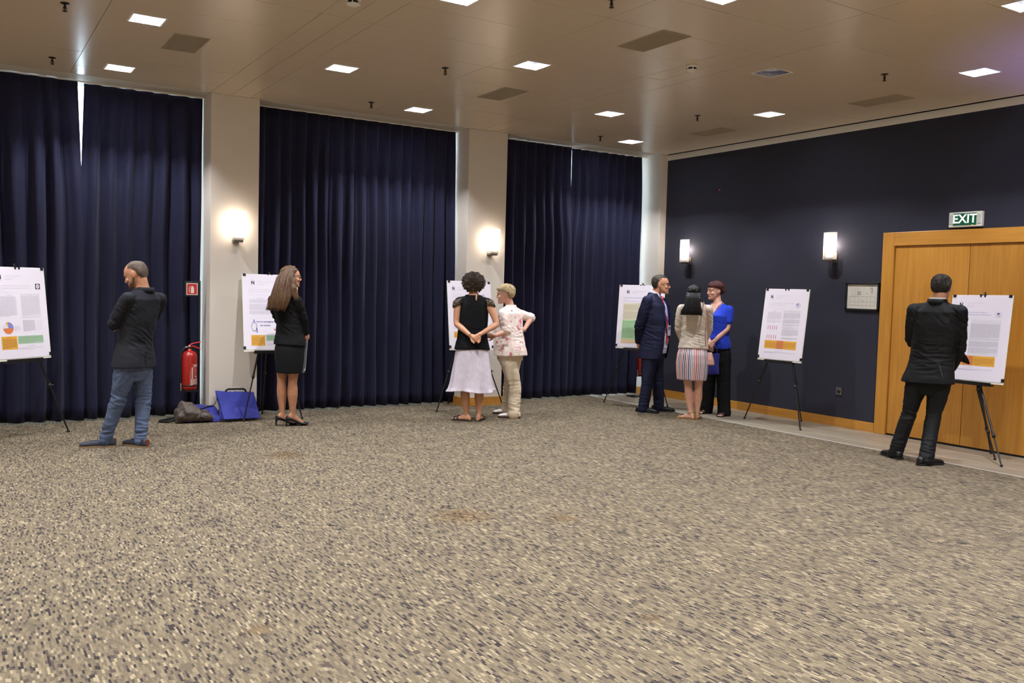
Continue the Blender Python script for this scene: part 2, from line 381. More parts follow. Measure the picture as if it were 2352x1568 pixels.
# sprinklers
m_brass = mat('sprinkler_metal', (70, 62, 52), .35, metal=.8)
sp = [MB().lathe([(.001, 0), (.032, 0), (.034, -.004), (.022, -.008), (.012, -.010)], 16), MB().lathe([(.009, -.008), (.009, -.03), (.013, -.032), (.013, -.038), (.006, -.042), (.004, -.06)], 12),
      MB().lathe([(.002, -.058), (.017, -.060), (.018, -.063), (.002, -.064)], 14), MB().tube([(-.012, 0, -.036), (-.014, 0, -.048), (-.004, 0, -.058)], .0025, 6).tube([(.012, 0, -.036), (.014, 0, -.048), (.004, 0, -.058)], .0025, 6)]
spn = ['rosette', 'body', 'deflector', 'yoke']; spm = []
for mb, n in zip(sp, spn):
    me = bpy.data.meshes.new(n); me.from_pydata(mb.V, [], mb.F); me.materials.append(m_brass); spm.append(me)
SPL = ['left of the dark joint, away from the curtains', 'left of the dark joint, near the curtain gap', 'above the widest curtain', 'between two lit downlights before the second pillar', 'above the curtain split near the corner', 'between two downlights near the corner grille', 'near the unlit downlight and the door grille', 'beyond the largest air grille']
for (px, py), spl in zip(((149, 7), (120, 132), (853, 235), (1023, 156), (1379, 313), (1602, 265), (2032, 170), (1405, -3)), SPL):
    q = un(px, py, 2, HC); t = empty('fire_sprinkler', (q.x, q.y, HC)); tag(t, 'small dark ceiling sprinkler head '+spl, 'sprinkler', 'ceiling fire sprinklers')
    for me, n in zip(spm, spn): link(n, me, t)
# smoke detectors
for (px, py), lb in (((1589, 150), 'round white smoke detector hanging from the ceiling strip near the unlit downlight'), ((812, -4), 'round white smoke detector on the ceiling strip in line with the first pillar')):
    q = un(px, py, 2, HC); t = empty('smoke_detector', (q.x, q.y, HC)); tag(t, lb, 'smoke detector', 'smoke detectors')
    MB().lathe([(.001, 0), (.052, 0), (.054, -.02), (.05, -.024)], 24).build('base', m_white, t, True)
    MB().lathe([(.044, -.022), (.044, -.04), (.04, -.043)], 24).build('sensing_chamber', m_dark, t, True)
    MB().lathe([(.05, -.04), (.05, -.047), (.03, -.056), (.001, -.058)], 24).build('cap', m_white, t, True)
    for k in range(6):
        a = k*PI/3; MB().box(.040, .051, -.004, .004, -.042, -.02, Matrix.Rotation(a, 4, 'Z')).build('rib', m_white, t)
clamp01 = lambda v: min(1, max(0, v))
# ------------------------------------------------------------------ curtains
def curtain(name, xa, xb, nf, label, seed, edgeL=None, edgeR=None, A=.064, group=None, dy=0.0, damp=(0, 0)):
    R = rng(seed); NX = nf*12; NZ = 26; Y0 = REC+dy; th = .004
    ph = [R.uniform(-.5, .5) for _ in range(nf+2)]; am = [R.uniform(.65, 1.25) for _ in range(nf+2)]
    front = []; back = []
    for iz in range(NZ+1):
        tz = iz/NZ; z = .022+(HC-.012-.022)*tz
        a = xa+(edgeL(z) if edgeL else 0); b = xb+(edgeR(z) if edgeR else 0)
        fr = []
        for ix in range(NX+1):
            u = ix/NX; k = u*nf; i = int(min(k, nf-1e-6)); f = k-i; s = f*f*(3-2*f)
            phase = 2*PI*k+(ph[i]*(1-s)+ph[i+1]*s)*1.6+.25*math.sin(3*z+seed+i)
            amp = A*(am[i]*(1-s)+am[i+1]*s)*(1.05-.88*tz**5)*(1-.25*math.sin(PI*min(1, max(0, (z-1)/2)))*.3)
            for e_, uu in ((damp[0], u), (damp[1], 1-u)):
                if e_: amp *= .22+.78*clamp01(uu*abs(xb-xa)/.16)
            y = Y0+amp*(math.sin(phase)+.22*math.sin(2*phase+1)+.12*math.sin(3*phase+2*z))
            x = a+(b-a)*u+.010*math.cos(phase)*(1 if 0 < ix < NX else 0)
            zz = z+(.012*noise.noise((x*3, seed, 0)) if iz == 0 else 0)
            fr.append((x, y, zz))
        front.append(fr)
    V = []; F = []; n = NX+1
    for layer in (-th/2, th/2):
        for fr in front: V += [(x, y+layer, z) for x, y, z in fr]
    off = (NZ+1)*n
    for iz in range(NZ):
        for ix in range(NX):
            q = iz*n+ix; F.append((q, q+1, q+n+1, q+n)); F.append((off+q, off+q+n, off+q+n+1, off+q+1))
    for iz in range(NZ):
        for ix in (0, NX): q = iz*n+ix; F.append((q, q+n, off+q+n, off+q))
    for ix in range(NX): q = ix; F.append((q, off+q, off+q+1, q+1)); q = NZ*n+ix; F.append((q, q+1, off+q+1, off+q))
    o = mesh(name, V, F, m_curt, None, True); tag(o, label, 'curtain', group); return o
GZ = 2.53
curtain('curtain', PIL[0][1]+.02, -7.845, 8, 'navy pleated floor-length curtain left of the daylight gap, behind the pie-chart poster', 3,
        edgeR=lambda z: -.040*clamp01((z-GZ)/(HC-GZ))+.02*clamp01((GZ-z)/.5), dy=-.024, damp=(0, 1))
curtain('curtain', -7.85, -6.614, 7, 'navy pleated floor-length curtain between daylight gap and first pillar, behind jeans man', 5,
        edgeL=lambda z: .032*clamp01((z-GZ)/(HC-GZ))-.02*clamp01((GZ-z)/.5), edgeR=lambda z: -.002-.008*math.sin(z*1.3), dy=.024, damp=(1, 0))
curtain('curtain', P1[1]+.008, P2[0]-.024, 17, 'widest navy pleated floor-length curtain, hanging between the two white pillars', 8, edgeR=lambda z: .012*clamp01((2.4-z)/1.0)+.02*clamp01((1.2-z)))
curtain('curtain', P2[1]+.008, -1.512, 8, 'navy pleated floor-length curtain just right of the second pillar, behind the cream-suited woman', 12,
        edgeR=lambda z: -.010-.008*clamp01((z-2.6)/.9)+.04*clamp01((2.7-z)/.4), dy=-.024, damp=(0, 1))
curtain('curtain', -1.512, -.19, 8, 'navy pleated floor-length curtain next to the room corner, behind the green poster', 14,
        edgeL=lambda z: .012+.007*clamp01((z-2.6)/.9)-.04*clamp01((2.7-z)/.4), edgeR=lambda z: -.008, dy=.024, damp=(1, 0))
for i, (a, b) in enumerate(bays): struct(box('trim_%d' % (3+i), a, b, REC-.012, REC+.012, HC-.012, HC, m_white))
# ------------------------------------------------------------------ wall sconces
def frosted(name, tf):
    m = bpy.data.materials.new(name); m.use_nodes = True; nt = m.node_tree; N = nt.nodes; out = N['Material Output']
    N.remove(N['Principled BSDF']); t = N.new('ShaderNodeBsdfTransparent'); tl = N.new('ShaderNodeBsdfTranslucent'); d = N.new('ShaderNodeBsdfDiffuse'); g = N.new('ShaderNodeBsdfGlossy')
    t.inputs[0].default_value = (1, .97, .94, 1); tl.inputs[0].default_value = (.95, .93, .9, 1); d.inputs[0].default_value = (.8, .78, .75, 1); g.inputs['Roughness'].default_value = .2
    a = N.new('ShaderNodeMixShader'); a.inputs[0].default_value = .25; nt.links.new(tl.outputs[0], a.inputs[1]); nt.links.new(d.outputs[0], a.inputs[2])
    b = N.new('ShaderNodeMixShader'); b.inputs[0].default_value = tf; nt.links.new(a.outputs[0], b.inputs[1]); nt.links.new(t.outputs[0], b.inputs[2])
    c = N.new('ShaderNodeMixShader'); c.inputs[0].default_value = .05; nt.links.new(b.outputs[0], c.inputs[1]); nt.links.new(g.outputs[0], c.inputs[2])
    nt.links.new(c.outputs[0], out.inputs[0]); return m
m_fro = frosted('frosted_glass', .5)
m_inner = mat('sconce_diffuser', (255, 245, 230), .4, emit=(255, 240, 222), es=4)
m_sc = mat('sconce_metal', (120, 114, 104), .35, metal=.7)
def sconce(loc, rz, label):
    t = empty('wall_sconce', loc, rz); tag(t, label, 'wall lamp', 'frosted glass wall sconces')
    box('mounting_plate', -.035, .035, -.012, 0, -.02, .09, m_sc, t, .003)
    box('arm', -.02, .02, -.06, -.01, .005, .03, m_sc, t)
    box('tray', -.052, .052, -.128, -.045, -.012, .038, m_sc, t, .004)
    # curved outer glass
    n = 12; V = []; F = []
    for k, off in ((0, 0), (1, .006)):
        for z in (.012, .335):
            for i in range(n+1):
                a = (i/n-.5)*1.35; V.append((.152*math.sin(a), -.145+.152*(1-math.cos(a))+off, z))
    w = n+1
    for i in range(n):
        F += [(i, i+1, w+i+1, w+i), (2*w+i, 3*w+i, 3*w+i+1, 2*w+i+1), (i, 2*w+i, 2*w+i+1, i+1), (w+i, w+i+1, 3*w+i+1, 3*w+i)]
    F += [(0, w, 3*w, 2*w), (n, 2*w+n, 3*w+n, w+n)]
    mesh('glass_shade', V, F, m_fro, t, True)
    box('diffuser', -.043, .043, -.112, -.104, .035, .185, m_inner, t, .002)
    MB().tube([(0, -.078, .035), (0, -.078, .15)], .014, 10).build('bulb', m_inner, t, True)
    ld = bpy.data.lights.new('sconce_lamp', 'POINT'); ld.energy = SCONCE_W; ld.color = (1, .86, .74); ld.shadow_soft_size = .03
    lo = bpy.data.objects.new('lamp_light', ld); COL.objects.link(lo); lo.parent = t; lo.location = (0, -.062, .19)
sconce(((P1[0]+P1[1])/2+.01, 0, 1.985), 0, 'glowing frosted glass sconce on the white pillar above the stopwatch poster')
sconce(((P2[0]+P2[1])/2+.05, 0, 1.985), 0, 'glowing frosted glass sconce on the white pillar above the curly-haired woman')
sconce((0, -.545, 1.985), -PI/2, 'glowing frosted glass sconce on the navy wall near the room corner')
sconce((0, -3.05, 1.985), -PI/2, 'glowing frosted glass sconce on the navy wall above the framed floor plan')
for i, (l, rz) in enumerate([((-9.685, 0, 1.985), 0)]+[((0, y, 1.985), -PI/2) for y in (-6.6, -9.2, -11.8)]+[((x, RY0, 1.985), PI) for x in (-2.5, -6, -9.5, -13)]+[((RX0, y, 1.985), PI/2) for y in (-2, -5, -8, -11)]):
    sconce(l, rz, 'glowing frosted glass sconce further back in the hall')
# ------------------------------------------------------------------ text helper
def text_mesh(s, size, bold=0.0, align='CENTER'):
    cu = bpy.data.curves.new('txt', 'FONT'); cu.body = s; cu.size = size; cu.align_x = align; cu.align_y = 'CENTER'; cu.offset = bold; cu.extrude = .0003; cu.resolution_u = 3
    o = bpy.data.objects.new('txt', cu); COL.objects.link(o); bpy.context.view_layer.update()
    me = bpy.data.meshes.new_from_object(o.evaluated_get(bpy.context.evaluated_depsgraph_get())); bpy.data.objects.remove(o, do_unlink=True); me.materials.clear(); return me
def text(name, s, size, m, parent, loc, rot, bold=0.0, sx=1.0, align='CENTER'):
    me = text_mesh(s, size, bold, align); me.name = name; me.materials.append(m); o = link(name, me, parent); o.location = loc; o.rotation_euler = rot; o.scale = (sx, 1, 1); return o
# ------------------------------------------------------------------ double door (openings in the right wall are faced by the leaves)
DY0, DY1, DT, FT = -3.855, -5.615, 2.14, 2.293
dr = empty('door_1', (0, (DY0+DY1)/2, 0)); struct(dr); oy = (DY0+DY1)/2
fo = -.028
box('door_frame', fo, .0, -3.71-oy, DY0-oy, 0, FT, m_wood, dr, .004)
box('door_frame', fo, .0, -5.76-oy, DY1-oy, 0, FT, m_wood, dr, .004)
box('door_frame', fo, .0, DY0-oy, DY1-oy, DT, FT, m_woodh, dr, .004)
ys = -4.735-oy
for a, b in ((DY0-oy-.004, ys+.003), (ys-.003, DY1-oy+.004)):
    box('door_leaf', -.006, .0, a, b, .022, DT-.004, m_wood, dr)
box('door_gap', -.002, .0, DY0-oy, DY1-oy, 0, DT, m_dark, dr)
for s in (1,):
    hd = MB().tube([(-.006, ys-.09, 1.02), (-.05, ys-.09, 1.02), (-.055, ys-.20, 1.02)], .009, 10); hd.build('door_handle', m_chrome, dr, True)
# ------------------------------------------------------------------ exit sign
m_exg = mat('exit_green', (8, 84, 58), .4, emit=(10, 90, 60), es=.05)
m_exw = mat('exit_white', (235, 240, 232), .4, emit=(235, 245, 235), es=.35)
ex = empty('exit_sign', (0, -4.682, 2.314)); tag(ex, 'green and white EXIT sign mounted above the double doors', 'exit sign')
box('housing', -.05, 0, -.18, .18, 0, .158, mat('sign_white', (215, 212, 200), .4), ex, .008)
box('sign_face', -.056, -.05, -.125, .125, .02, .142, m_exg, ex)
for s in (-1, 1):
    l = box('lens', -.054, -.05, s*.132, s*.172, .03, .13, mat('sign_lens', (190, 192, 184), .2), ex)
    for k in range(5): box('lens_rib', -.057, -.053, s*(.135+k*.008), s*(.138+k*.008), .034, .126, mat('sign_lens', 0), l)
text('lettering', 'EXIT', .128, m_exw, ex, (-.0575, 0, .081), (PI/2, 0, -PI/2), .0028)
MB().ell((-.058, -.085, .016), (.004, 0, 0), (0, .004, 0), (0, 0, .004), 8, 6).build('charge_led', mat('led_yellow', (220, 220, 60), .3, emit=(220, 230, 60), es=2), ex)
# ------------------------------------------------------------------ framed floor plan
fp = empty('framed_floor_plan', (0, -3.458, 1.40)); tag(fp, 'small floor plan in a black frame on the navy wall beside the door', 'picture frame')
hw, hh = .2275, .325
for a, b, c, d in ((-hw, -hw+.022, 0, hh), (hw-.022, hw, 0, hh), (-hw, hw, 0, .022), (-hw, hw, hh-.022, hh)):
    box('frame_rail', -.022, 0, a, b, c, d, m_blackp, fp, .002)
pp = box('paper', -.008, -.003, -hw+.02, hw-.02, .02, hh-.02, mat('plan_paper', (208, 202, 188), .5), fp)
pl = MB(); R_ = rng(2)
def ln(mb, y0, z0, y1, z1, w=.0016, x=-.0085):
    if abs(y1-y0) > abs(z1-z0): mb.box(x-.0002, x, min(y0, y1), max(y0, y1), z0-w/2, z0+w/2)
    else: mb.box(x-.0002, x, y0-w/2, y0+w/2, min(z0, z1), max(z0, z1))
for z in (.06, .10, .165): ln(pl, -.17, z, .17, z)
for y in (-.17, -.11, -.06, .0, .05, .10, .17): ln(pl, y, .05, y, .165)
for y in (.06, .10, .14): ln(pl, y, .165, y, .27)
for k in range(7): ln(pl, .02, .185+k*.006, .02+R_.uniform(.03, .06), .185+k*.006, .002)
for k in range(10): ln(pl, -.14, .205+k*.007, -.14+R_.uniform(.015, .035), .205+k*.007, .002)
ln(pl, -.15, .29, -.06, .29, .004)
pl.build('plan_lines', mat('plan_ink', (120, 118, 112), .7), pp)
g = MB()
for y, z in ((-.10, .262), (-.06, .20), (.02, .12), (-.02, .11)): g.box(-.0089, -.0084, y-.005, y+.005, z-.005, z+.005)
g.build('plan_marks', mat('plan_green', (90, 190, 110), .6), pp)
# ------------------------------------------------------------------ socket, indicator
so = empty('wall_socket', (0, -3.197, .38)); tag(so, 'small metal wall socket low on the navy wall near the door', 'socket')
box('plate', -.010, 0, -.043, .043, 0, .094, m_chrome, so, .003)
MB().tube([(-.0105, 0, .047), (-.008, 0, .047)], .026, 20, rounded=False).build('socket_well', m_blackp, so, True)
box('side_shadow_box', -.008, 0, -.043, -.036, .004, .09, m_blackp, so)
for y in (-.01, .01): MB().tube([(-.0112, y, .047), (-.0102, y, .047)], .003, 8, rounded=False).build('contact', m_chrome, so)
q = un(1654, 436, 0, 0)
le = empty('indicator_light', (0, q.y, q.z)); tag(le, 'tiny red indicator light high on the navy wall', 'indicator light')
MB().lathe([(.001, 0), (.012, 0), (.012, .006), (.009, .008), (.001, .008)], 14).build('bezel', m_blackp, le).rotation_euler = (0, -PI/2, 0)
MB().ell((-.009, 0, 0), (.004, 0, 0), (0, .004, 0), (0, 0, .004), 8, 6).build('led', mat('led_red', (255, 20, 60), .3, emit=(255, 20, 60), es=6), le)
# ------------------------------------------------------------------ fire extinguishers on stands
m_red = mat('extinguisher_red', (154, 27, 18), .3, spec=.6)
m_redh = mat('handle_red', (190, 30, 24), .4)
m_lab = mat('label_cream', (225, 205, 190), .6)
m_sign = mat('sign_red', (192, 36, 32), .5)
def extinguisher(x, y, zb, rz, label, seed):
    t = empty('fire_extinguisher', (x, y, zb), rz); tag(t, label, 'extinguisher', 'fire extinguishers by the curtains')
    r = .083
    MB().lathe([(.001, 0), (.06, 0), (.078, .012), (r, .03), (r, .36), (.079, .39), (.062, .42), (.034, .435), (.022, .44), (.022, .455)], 32).build('cylinder', m_red, t, True)
    MB().lathe([(r+.001, .045), (r+.003, .047), (r+.003, .058), (r+.001, .06)], 32).build('foot_band', m_blackp, t, True)
    v = MB().lathe([(.018, .45), (.018, .478), (.024, .48), (.024, .49), (.012, .495)], 16); v.tube([(-.0, 0, .475), (-.045, -.01, .475)], .011, 10); v.build('valve', m_chrome, t, True)
    MB().tube([(-.01, 0, .492), (.03, 0, .515), (.115, 0, .53)], [(.010, .007)]*3, 8, side=(0, 1, 0)).build('lever', m_redh, t, True)
    MB().tube([(-.005, 0, .485), (.03, 0, .488), (.112, 0, .455)], [(.010, .007)]*3, 8, side=(0, 1, 0)).build('carry_handle', m_redh, t, True)
    MB().tube([(-.045, -.01, .475), (-.085, -.01, .44), (-.100, -.012, .36), (-.098, -.015, .2), (-.094, -.015, .07)], .009, 8).build('hose', m_blackp, t, True)
    MB().tube([(-.094, -.015, .07), (-.092, -.018, .0)], [.011, .014], 8).build('nozzle', m_chrome, t, True)
    # printed label wrapped on the cylinder
    lb = MB(); R = rng(seed); rr = r+.0006
    def arc(a0, a1, z0, z1):
        n = max(1, int((a1-a0)/.12)); V = []
        for i in range(n+1):
            a = a0+(a1-a0)*i/n; V += [(rr*math.sin(a), -rr*math.cos(a), z0), (rr*math.sin(a), -rr*math.cos(a), z1)]
        lb.add(V, [(2*i, 2*i+2, 2*i+3, 2*i+1) for i in range(n)])
    arc(-.12, -.10, .06, .22); arc(-.12, .25, .06, .064)
    for k in range(9):
        z = .068+k*.007; a = -.05
        while a < 1.0: b = a+R.uniform(.08, .2); arc(a, b, z, z+.004); a = b+.03
    for k in range(7): z = .155+k*.016; arc(.42, .42+R.uniform(.15, .4), z, z+.004)
    for k in range(6): arc(.06, .24, .135+k*.021, .150+k*.021)
    arc(.62, .80, .14, .155)
    for k in range(4): arc(.1 if k > 2 else .3, 1.0, .262+k*.007, .266+k*.007)
    lb.build('label_print', m_lab, t)
    return t
def ext_stand(x, y, label, sign=True, base=True):
    t = empty('extinguisher_stand', (x, y, 0)); tag(t, label, 'stand', 'extinguisher stands')
    MB().tube([(0, 0, .012), (0, 0, 1.53)], .013, 10).build('pole', m_black, t, True)
    o = box('base_plate', -.30, .03, -.08, .09, .001, .016, m_black, t, .004)
    box('hook', -.10, 0, -.012, .012, .78, .80, m_black, t)
    box('cradle', -.18, -.01, -.012, .012, .30, .32, m_black, t)
    if sign:
        s = box('sign_board', -.16, -.005, -.012, .0, 1.36, 1.53, m_blackp, t, .004)
        box('sign_panel', -.142, -.022, -.0145, -.012, 1.378, 1.508, m_exw2, s)
        box('sign_red_field', -.134, -.030, -.0155, -.014, 1.386, 1.500, m_sign, s)
        ic = MB().lathe([(.001, 0), (.017, 0), (.017, .056), (.011, .068), (.006, .07), (.006, .078)], 12); 
        V = [(v[0]-.078, -.0158+v[1]*.02, v[2]+1.398) for v in ic.V]; mesh('sign_pictogram', V, ic.F, m_exw2, s)
        MB().tube([(-.09, -.016, 1.472), (-.108, -.016, 1.466), (-.112, -.016, 1.44), (-.108, -.016, 1.405)], .0035, 6).build('sign_pictogram', m_exw2, s)
    return t
m_exw2 = mat('sign_cream', (225, 215, 200), .5)
q = un(457, 840, 1, .14)
ext_stand(q.x, .145, 'black stand with a red fire extinguisher sign beside the first pillar')
extinguisher(q.x-.105, .125, .325, 0, 'red fire extinguisher with white label hanging left of the first pillar', 5)
q = un(1486, 840, 1, .05)
ext_stand(q.x, .06, 'black extinguisher stand half hidden behind the navy-suited man', False)
extinguisher(q.x-.105, .04, .325, 0, 'red fire extinguisher partly hidden behind the navy-suited man', 9)
# ------------------------------------------------------------------ easels and poster boards
BW, BH = .61, .865
m_board = mat('poster_white', (232, 224, 232), .55, spec=.3)
m_edge = mat('foam_edge', (238, 236, 216), .7)
INK = {k: mat('ink_'+k, c, .6) for k, c in dict(grey=(204, 196, 206), light=(216, 208, 217), mid=(190, 182, 192), dark=(24, 20, 48), lilac=(196, 188, 214), orange=(226, 166, 54), red=(216, 122, 68), green=(168, 196, 164), lgreen=(166, 204, 150), cream=(222, 212, 184), peach=(222, 190, 150), blue=(126, 132, 196), pink=(204, 132, 148), brown=(170, 116, 60), gbox=(220, 214, 220), dgreen=(132, 162, 126), dcream=(186, 176, 150), navy=(70, 70, 150), crimson=(190, 50, 90)).items()}
class Poster:
    TXT = ('grey', 'light', 'mid', 'lilac', 'brown', 'dgreen', 'dcream')
    def __init__(s, root): s.root = root; s.d = {}; s.n = 0
    def mb(s, k, lay):
        s.n += 1; return s.d.setdefault((k, lay if k in s.TXT else (lay, s.n)), MB())
    def q(s, k, u0, u1, v0, v1, lay=1):
        mb = s.mb(k, lay); y = -.0068-lay*.0003
        x0, x1 = (u0-.5)*BW, (u1-.5)*BW; z0, z1 = (1-v0)*BH, (1-v1)*BH
        mb.add([(x0, y, z1), (x1, y, z1), (x1, y, z0), (x0, y, z0)], [(0, 1, 2, 3)])
    def lines(s, k, u0, u1, v0, v1, pitch=.0105, seed=0, lay=1, last=.6, bold=.55):
        R = rng(seed+int(u0*1000)+int(v0*777)); n = max(1, int(round((v1-v0)/pitch)))
        for i in range(n):
            v = v0+(v1-v0)*i/n; u = u0; end = u1 if i < n-1 or n == 1 else u0+(u1-u0)*last
            while u < end-.004:
                w = min(R.uniform(.012, .05), end-u); s.q(k, u, u+w, v, v+pitch*bold, lay); u += w+.008
    def poly(s, k, pts, lay=1):
        mb = s.mb(k, lay); y = -.0068-lay*.0003
        mb.add([((u-.5)*BW, y, (1-v)*BH) for u, v in pts], [tuple(range(len(pts)))[::-1]])
    def disc(s, k, u, v, r, a0=0, a1=2*PI, lay=1, sx=1):
        n = max(4, int((a1-a0)/.25)); P = [(u+sx*r*math.cos(a0+(a1-a0)*i/n), v-r*BW/BH*math.sin(a0+(a1-a0)*i/n)) for i in range(n+1)]
        mb = s.mb(k, lay); y = -.0068-lay*.0003; P = [(u, v)]+P
        mb.add([((a-.5)*BW, y, (1-b)*BH) for a, b in P], [(0, i+2, i+1) for i in range(n)])
    def ring(s, k, u, v, r, w, lay=1, sx=1, n=28):
        mb = s.mb(k, lay); y = -.0068-lay*.0003; V = []
        for i in range(n):
            a = 2*PI*i/n
            for rr in (r, r-w): V.append(((u+sx*rr*math.cos(a)-.5)*BW, y, (1-v+rr*BW/BH*math.sin(a))*BH))
        mb.add(V, [(2*i, 2*i+1, (2*i+3) % (2*n), (2*i+2) % (2*n)) for i in range(n)])
    def logo(s, u, v, w=.055):
        h = w*BW/BH*1.15; t = w*.26
        s.q('dark', u, u+t, v, v+h); s.q('dark', u+w-t, u+w, v, v+h); s.poly('dark', [(u, v), (u+t*1.1, v), (u+w, v+h), (u+w-t*1.1, v+h)], 2)
        s.poly('dark', [(u+w*.35, v-h*.42), (u+w*.55, v-h*.30), (u+w*.60, v-h*.10), (u+w*.45, v-h*.12)])
        s.lines('mid', u-w*.3, u+w*1.3, v+h*1.28, v+h*1.28+.006, .006)
    def header(s, u=.27, seed=0):
        s.lines('light', u, u+.30, .088, .098, .010, seed, bold=.8); s.lines('light', u, u+.21, .113, .122, .009, seed+1); s.lines('lilac', u, u+.12, .131, .139, .008, seed+2)
    def title(s, a, b, seed, u=.10, k='light'):
        s.lines(k, u, a, .195, .206, .011, seed, bold=.85); s.lines(k, u, b, .222, .233, .011, seed+3, bold=.85)
        s.lines('light', u, u+.16, .250, .258, .008, seed+5); s.lines('light', u, u+.40, .270, .278, .008, seed+6)
    def para(s, k, u0, u1, v0, v1, seed, n, lay=1, pitch=.0098):
        R = rng(seed); cuts = sorted(R.uniform(v0, v1) for _ in range(n-1)); e = [v0]+cuts+[v1]
        for i in range(n):
            if e[i+1]-e[i] > .014: s.lines(k, u0, u1, e[i]+(.004 if i else 0), e[i+1]-.006, pitch, seed+i, lay, .7)
    def flush(s):
        nm = dict(orange='orange_panel', green='green_panel', lgreen='green_panel', dark='logo_stroke', cream='cream_panel', peach='peach_panel', gbox='grey_panel', pink='chart_bar')
        for (k, lay), mb in s.d.items():
            o = mb.build('printed_text' if k in s.TXT else nm.get(k, 'printed_figure'), INK[k], s.root)
            if k in s.TXT: o['kind'] = 'stuff'
def emblem(P, u, v, r): P.ring('mid', u, v, r, r*.25); P.disc('blue', u-.1*r, v-.004, r*.55, .6, 3.9, 1); P.disc('grey', u, v, r*.6, 3.9, 6.9, 1)
def orange(P, u0, u1, v0, v1, seed, redc=None):
    P.q('orange', u0, u1, v0, v1, 1)
    if redc is not None:
        n = 14
        for i in range(n):
            pass
    P.lines('brown', (u0+u1)/2-.05, (u0+u1)/2+.05, v0+.008, v0+.016, .008, seed, 2); P.lines('brown', u0+.02, u1-.02, v0+.026, v1-.01, .011, seed+2, 2, .7, .4)
def poster_content(P, k):
    P.lines('light', .03, .05, .028, .05, .006); P.lines('light', .94, .965, .965, .985, .006); P.lines('light', .03, .055, .965, .985, .006)
    if k == 'E1':
        P.logo(.15, .085); P.header(.27, 1); P.title(.70, .70, 3)
        P.q('dark', .815, .905, .175, .235); P.disc('light', .86, .205, .036, lay=2, sx=.9); P.disc('mid', .86, .205, .018, lay=3)
        P.lines('mid', .28, .36, .30, .308, .008); P.lines('grey', .12, .44, .315, .53, .0095, 4)
        P.q('gbox', .52, .88, .285, .55); P.lines('mid', .68, .73, .295, .303, .008, 1, 2); P.lines('grey', .535, .865, .312, .525, .0095, 5, 2)
        for c, a0, a1 in (('blue', -.1, 1.55), ('orange', 1.55, 2.0), ('gbox', 2.0, 3.2), ('red', 3.2, 6.19)): P.disc(c, .26, .655, .092, a0, a1)
        P.lines('light', .37, .47, .635, .69, .009, 7); P.lines('mid', .53, .75, .575, .70, .0095, 8)
        for j in range(3): P.lines('light', .80+j*.035, .815+j*.035, .575, .69, .0115, 9+j)
        P.q('orange', .12, .40, .745, .885); P.lines('brown', .21, .31, .755, .763, .008, 3, 2); P.lines('brown', .14, .385, .772, .875, .0095, 4, 2)
        P.q('green', .415, .885, .745, .832); P.lines('dgreen', .425, .875, .755, .825, .0095, 5, 2)
        P.lines('mid', .60, .74, .853, .861, .008, 6); P.lines('light', .42, .88, .870, .90, .0095, 7)
    elif k == 'E2':
        P.logo(.155, .088); P.header(.26, 11); P.title(.78, .66, 13); P.lines('mid', .25, .37, .31, .318, .008)
        for a, b in ((.328, .377), (.392, .470), (.480, .525)): P.lines('grey', .11, .88, a, b, .0098, int(a*100))
        P.q('light', .10, .89, .570, .5715); P.q('light', .10, .89, .783, .7845); P.q('light', .10, .102, .57, .784)
        P.ring('navy', .185, .685, .090, .011, 1, .54); P.q('navy', .179, .191, .603, .624); P.q('navy', .172, .198, .596, .604); P.poly('navy', [(.225, .70), (.238, .69), (.245, .76), (.228, .765)])
        for a in range(0, 12): P.disc('navy', .185+.072*.54*math.cos(a*PI/6), .685-.072*BW/BH*math.sin(a*PI/6), .003)
        P.lines('light', .24, .32, .745, .752, .007); P.lines('mid', .34, .43, .745, .752, .007)
        P.poly('crimson', [(.53, .69), (.56, .72), (.585, .70), (.585, .725), (.55, .735)]); P.ring('navy', .70, .68, .07, .01, 1, .8)
        orange(P, .125, .375, .795, .932, 3); P.q('green', .395, .88, .795, .870); P.lines('dgreen', .41, .87, .803, .863, .0098, 6, 2)
        P.lines('mid', .58, .68, .89, .898, .008); P.lines('light', .41, .88, .905, .935, .0098, 9)
    elif k == 'E4':
        P.logo(.165, .088); P.header(.28, 21); P.lines('lilac', .10, .88, .195, .207, .012, 22, bold=.9); P.lines('light', .10, .20, .235, .243, .008); P.lines('lilac', .10, .70, .255, .264, .009, 23)
        P.q('cream', .10, .90, .285, .555); P.lines('dcream', .38, .55, .292, .300, .008, 1, 2); P.lines('dcream', .12, .88, .312, .405, .0098, 2, 2); P.lines('dcream', .12, .88, .42, .545, .0098, 3, 2)
        P.q('lgreen', .10, .90, .555, .862); P.lines('dgreen', .35, .60, .563, .572, .009, 4, 2); P.para('dgreen', .12, .88, .58, .855, 8, 4, 2)
        P.q('peach', .10, .90, .862, .925); P.lines('dcream', .12, .88, .91, .92, .0098, 3, 2)
    elif k == 'E3':
        P.logo(.10, .088); P.header(.22, 31); P.title(.75, .6, 33); emblem(P, .82, .22, .05); P.lines('grey', .10, .45, .33, .70, .0098, 34); P.lines('grey', .52, .88, .33, .70, .0098, 35)
        orange(P, .10, .88, .74, .83, 36); P.lines('light', .10, .88, .87, .90, .0098, 37)
    elif k == 'E5':
        P.logo(.135, .088); P.header(.255, 41); P.title(.69, .53, 43); emblem(P, .79, .222, .052)
        P.lines('mid', .225, .315, .312, .320, .008, 1); P.lines('grey', .11, .44, .330, .435, .0095, 44); P.lines('grey', .11, .44, .446, .478, .0098, 45)
        for j in range(5): P.q('pink', .145+j*.052, .160+j*.052, .515, .572); P.q('pink', .145+j*.052, .160+j*.052, .648, .700)
        P.q('light', .12, .42, .600, .602); P.q('light', .12, .42, .722, .724)
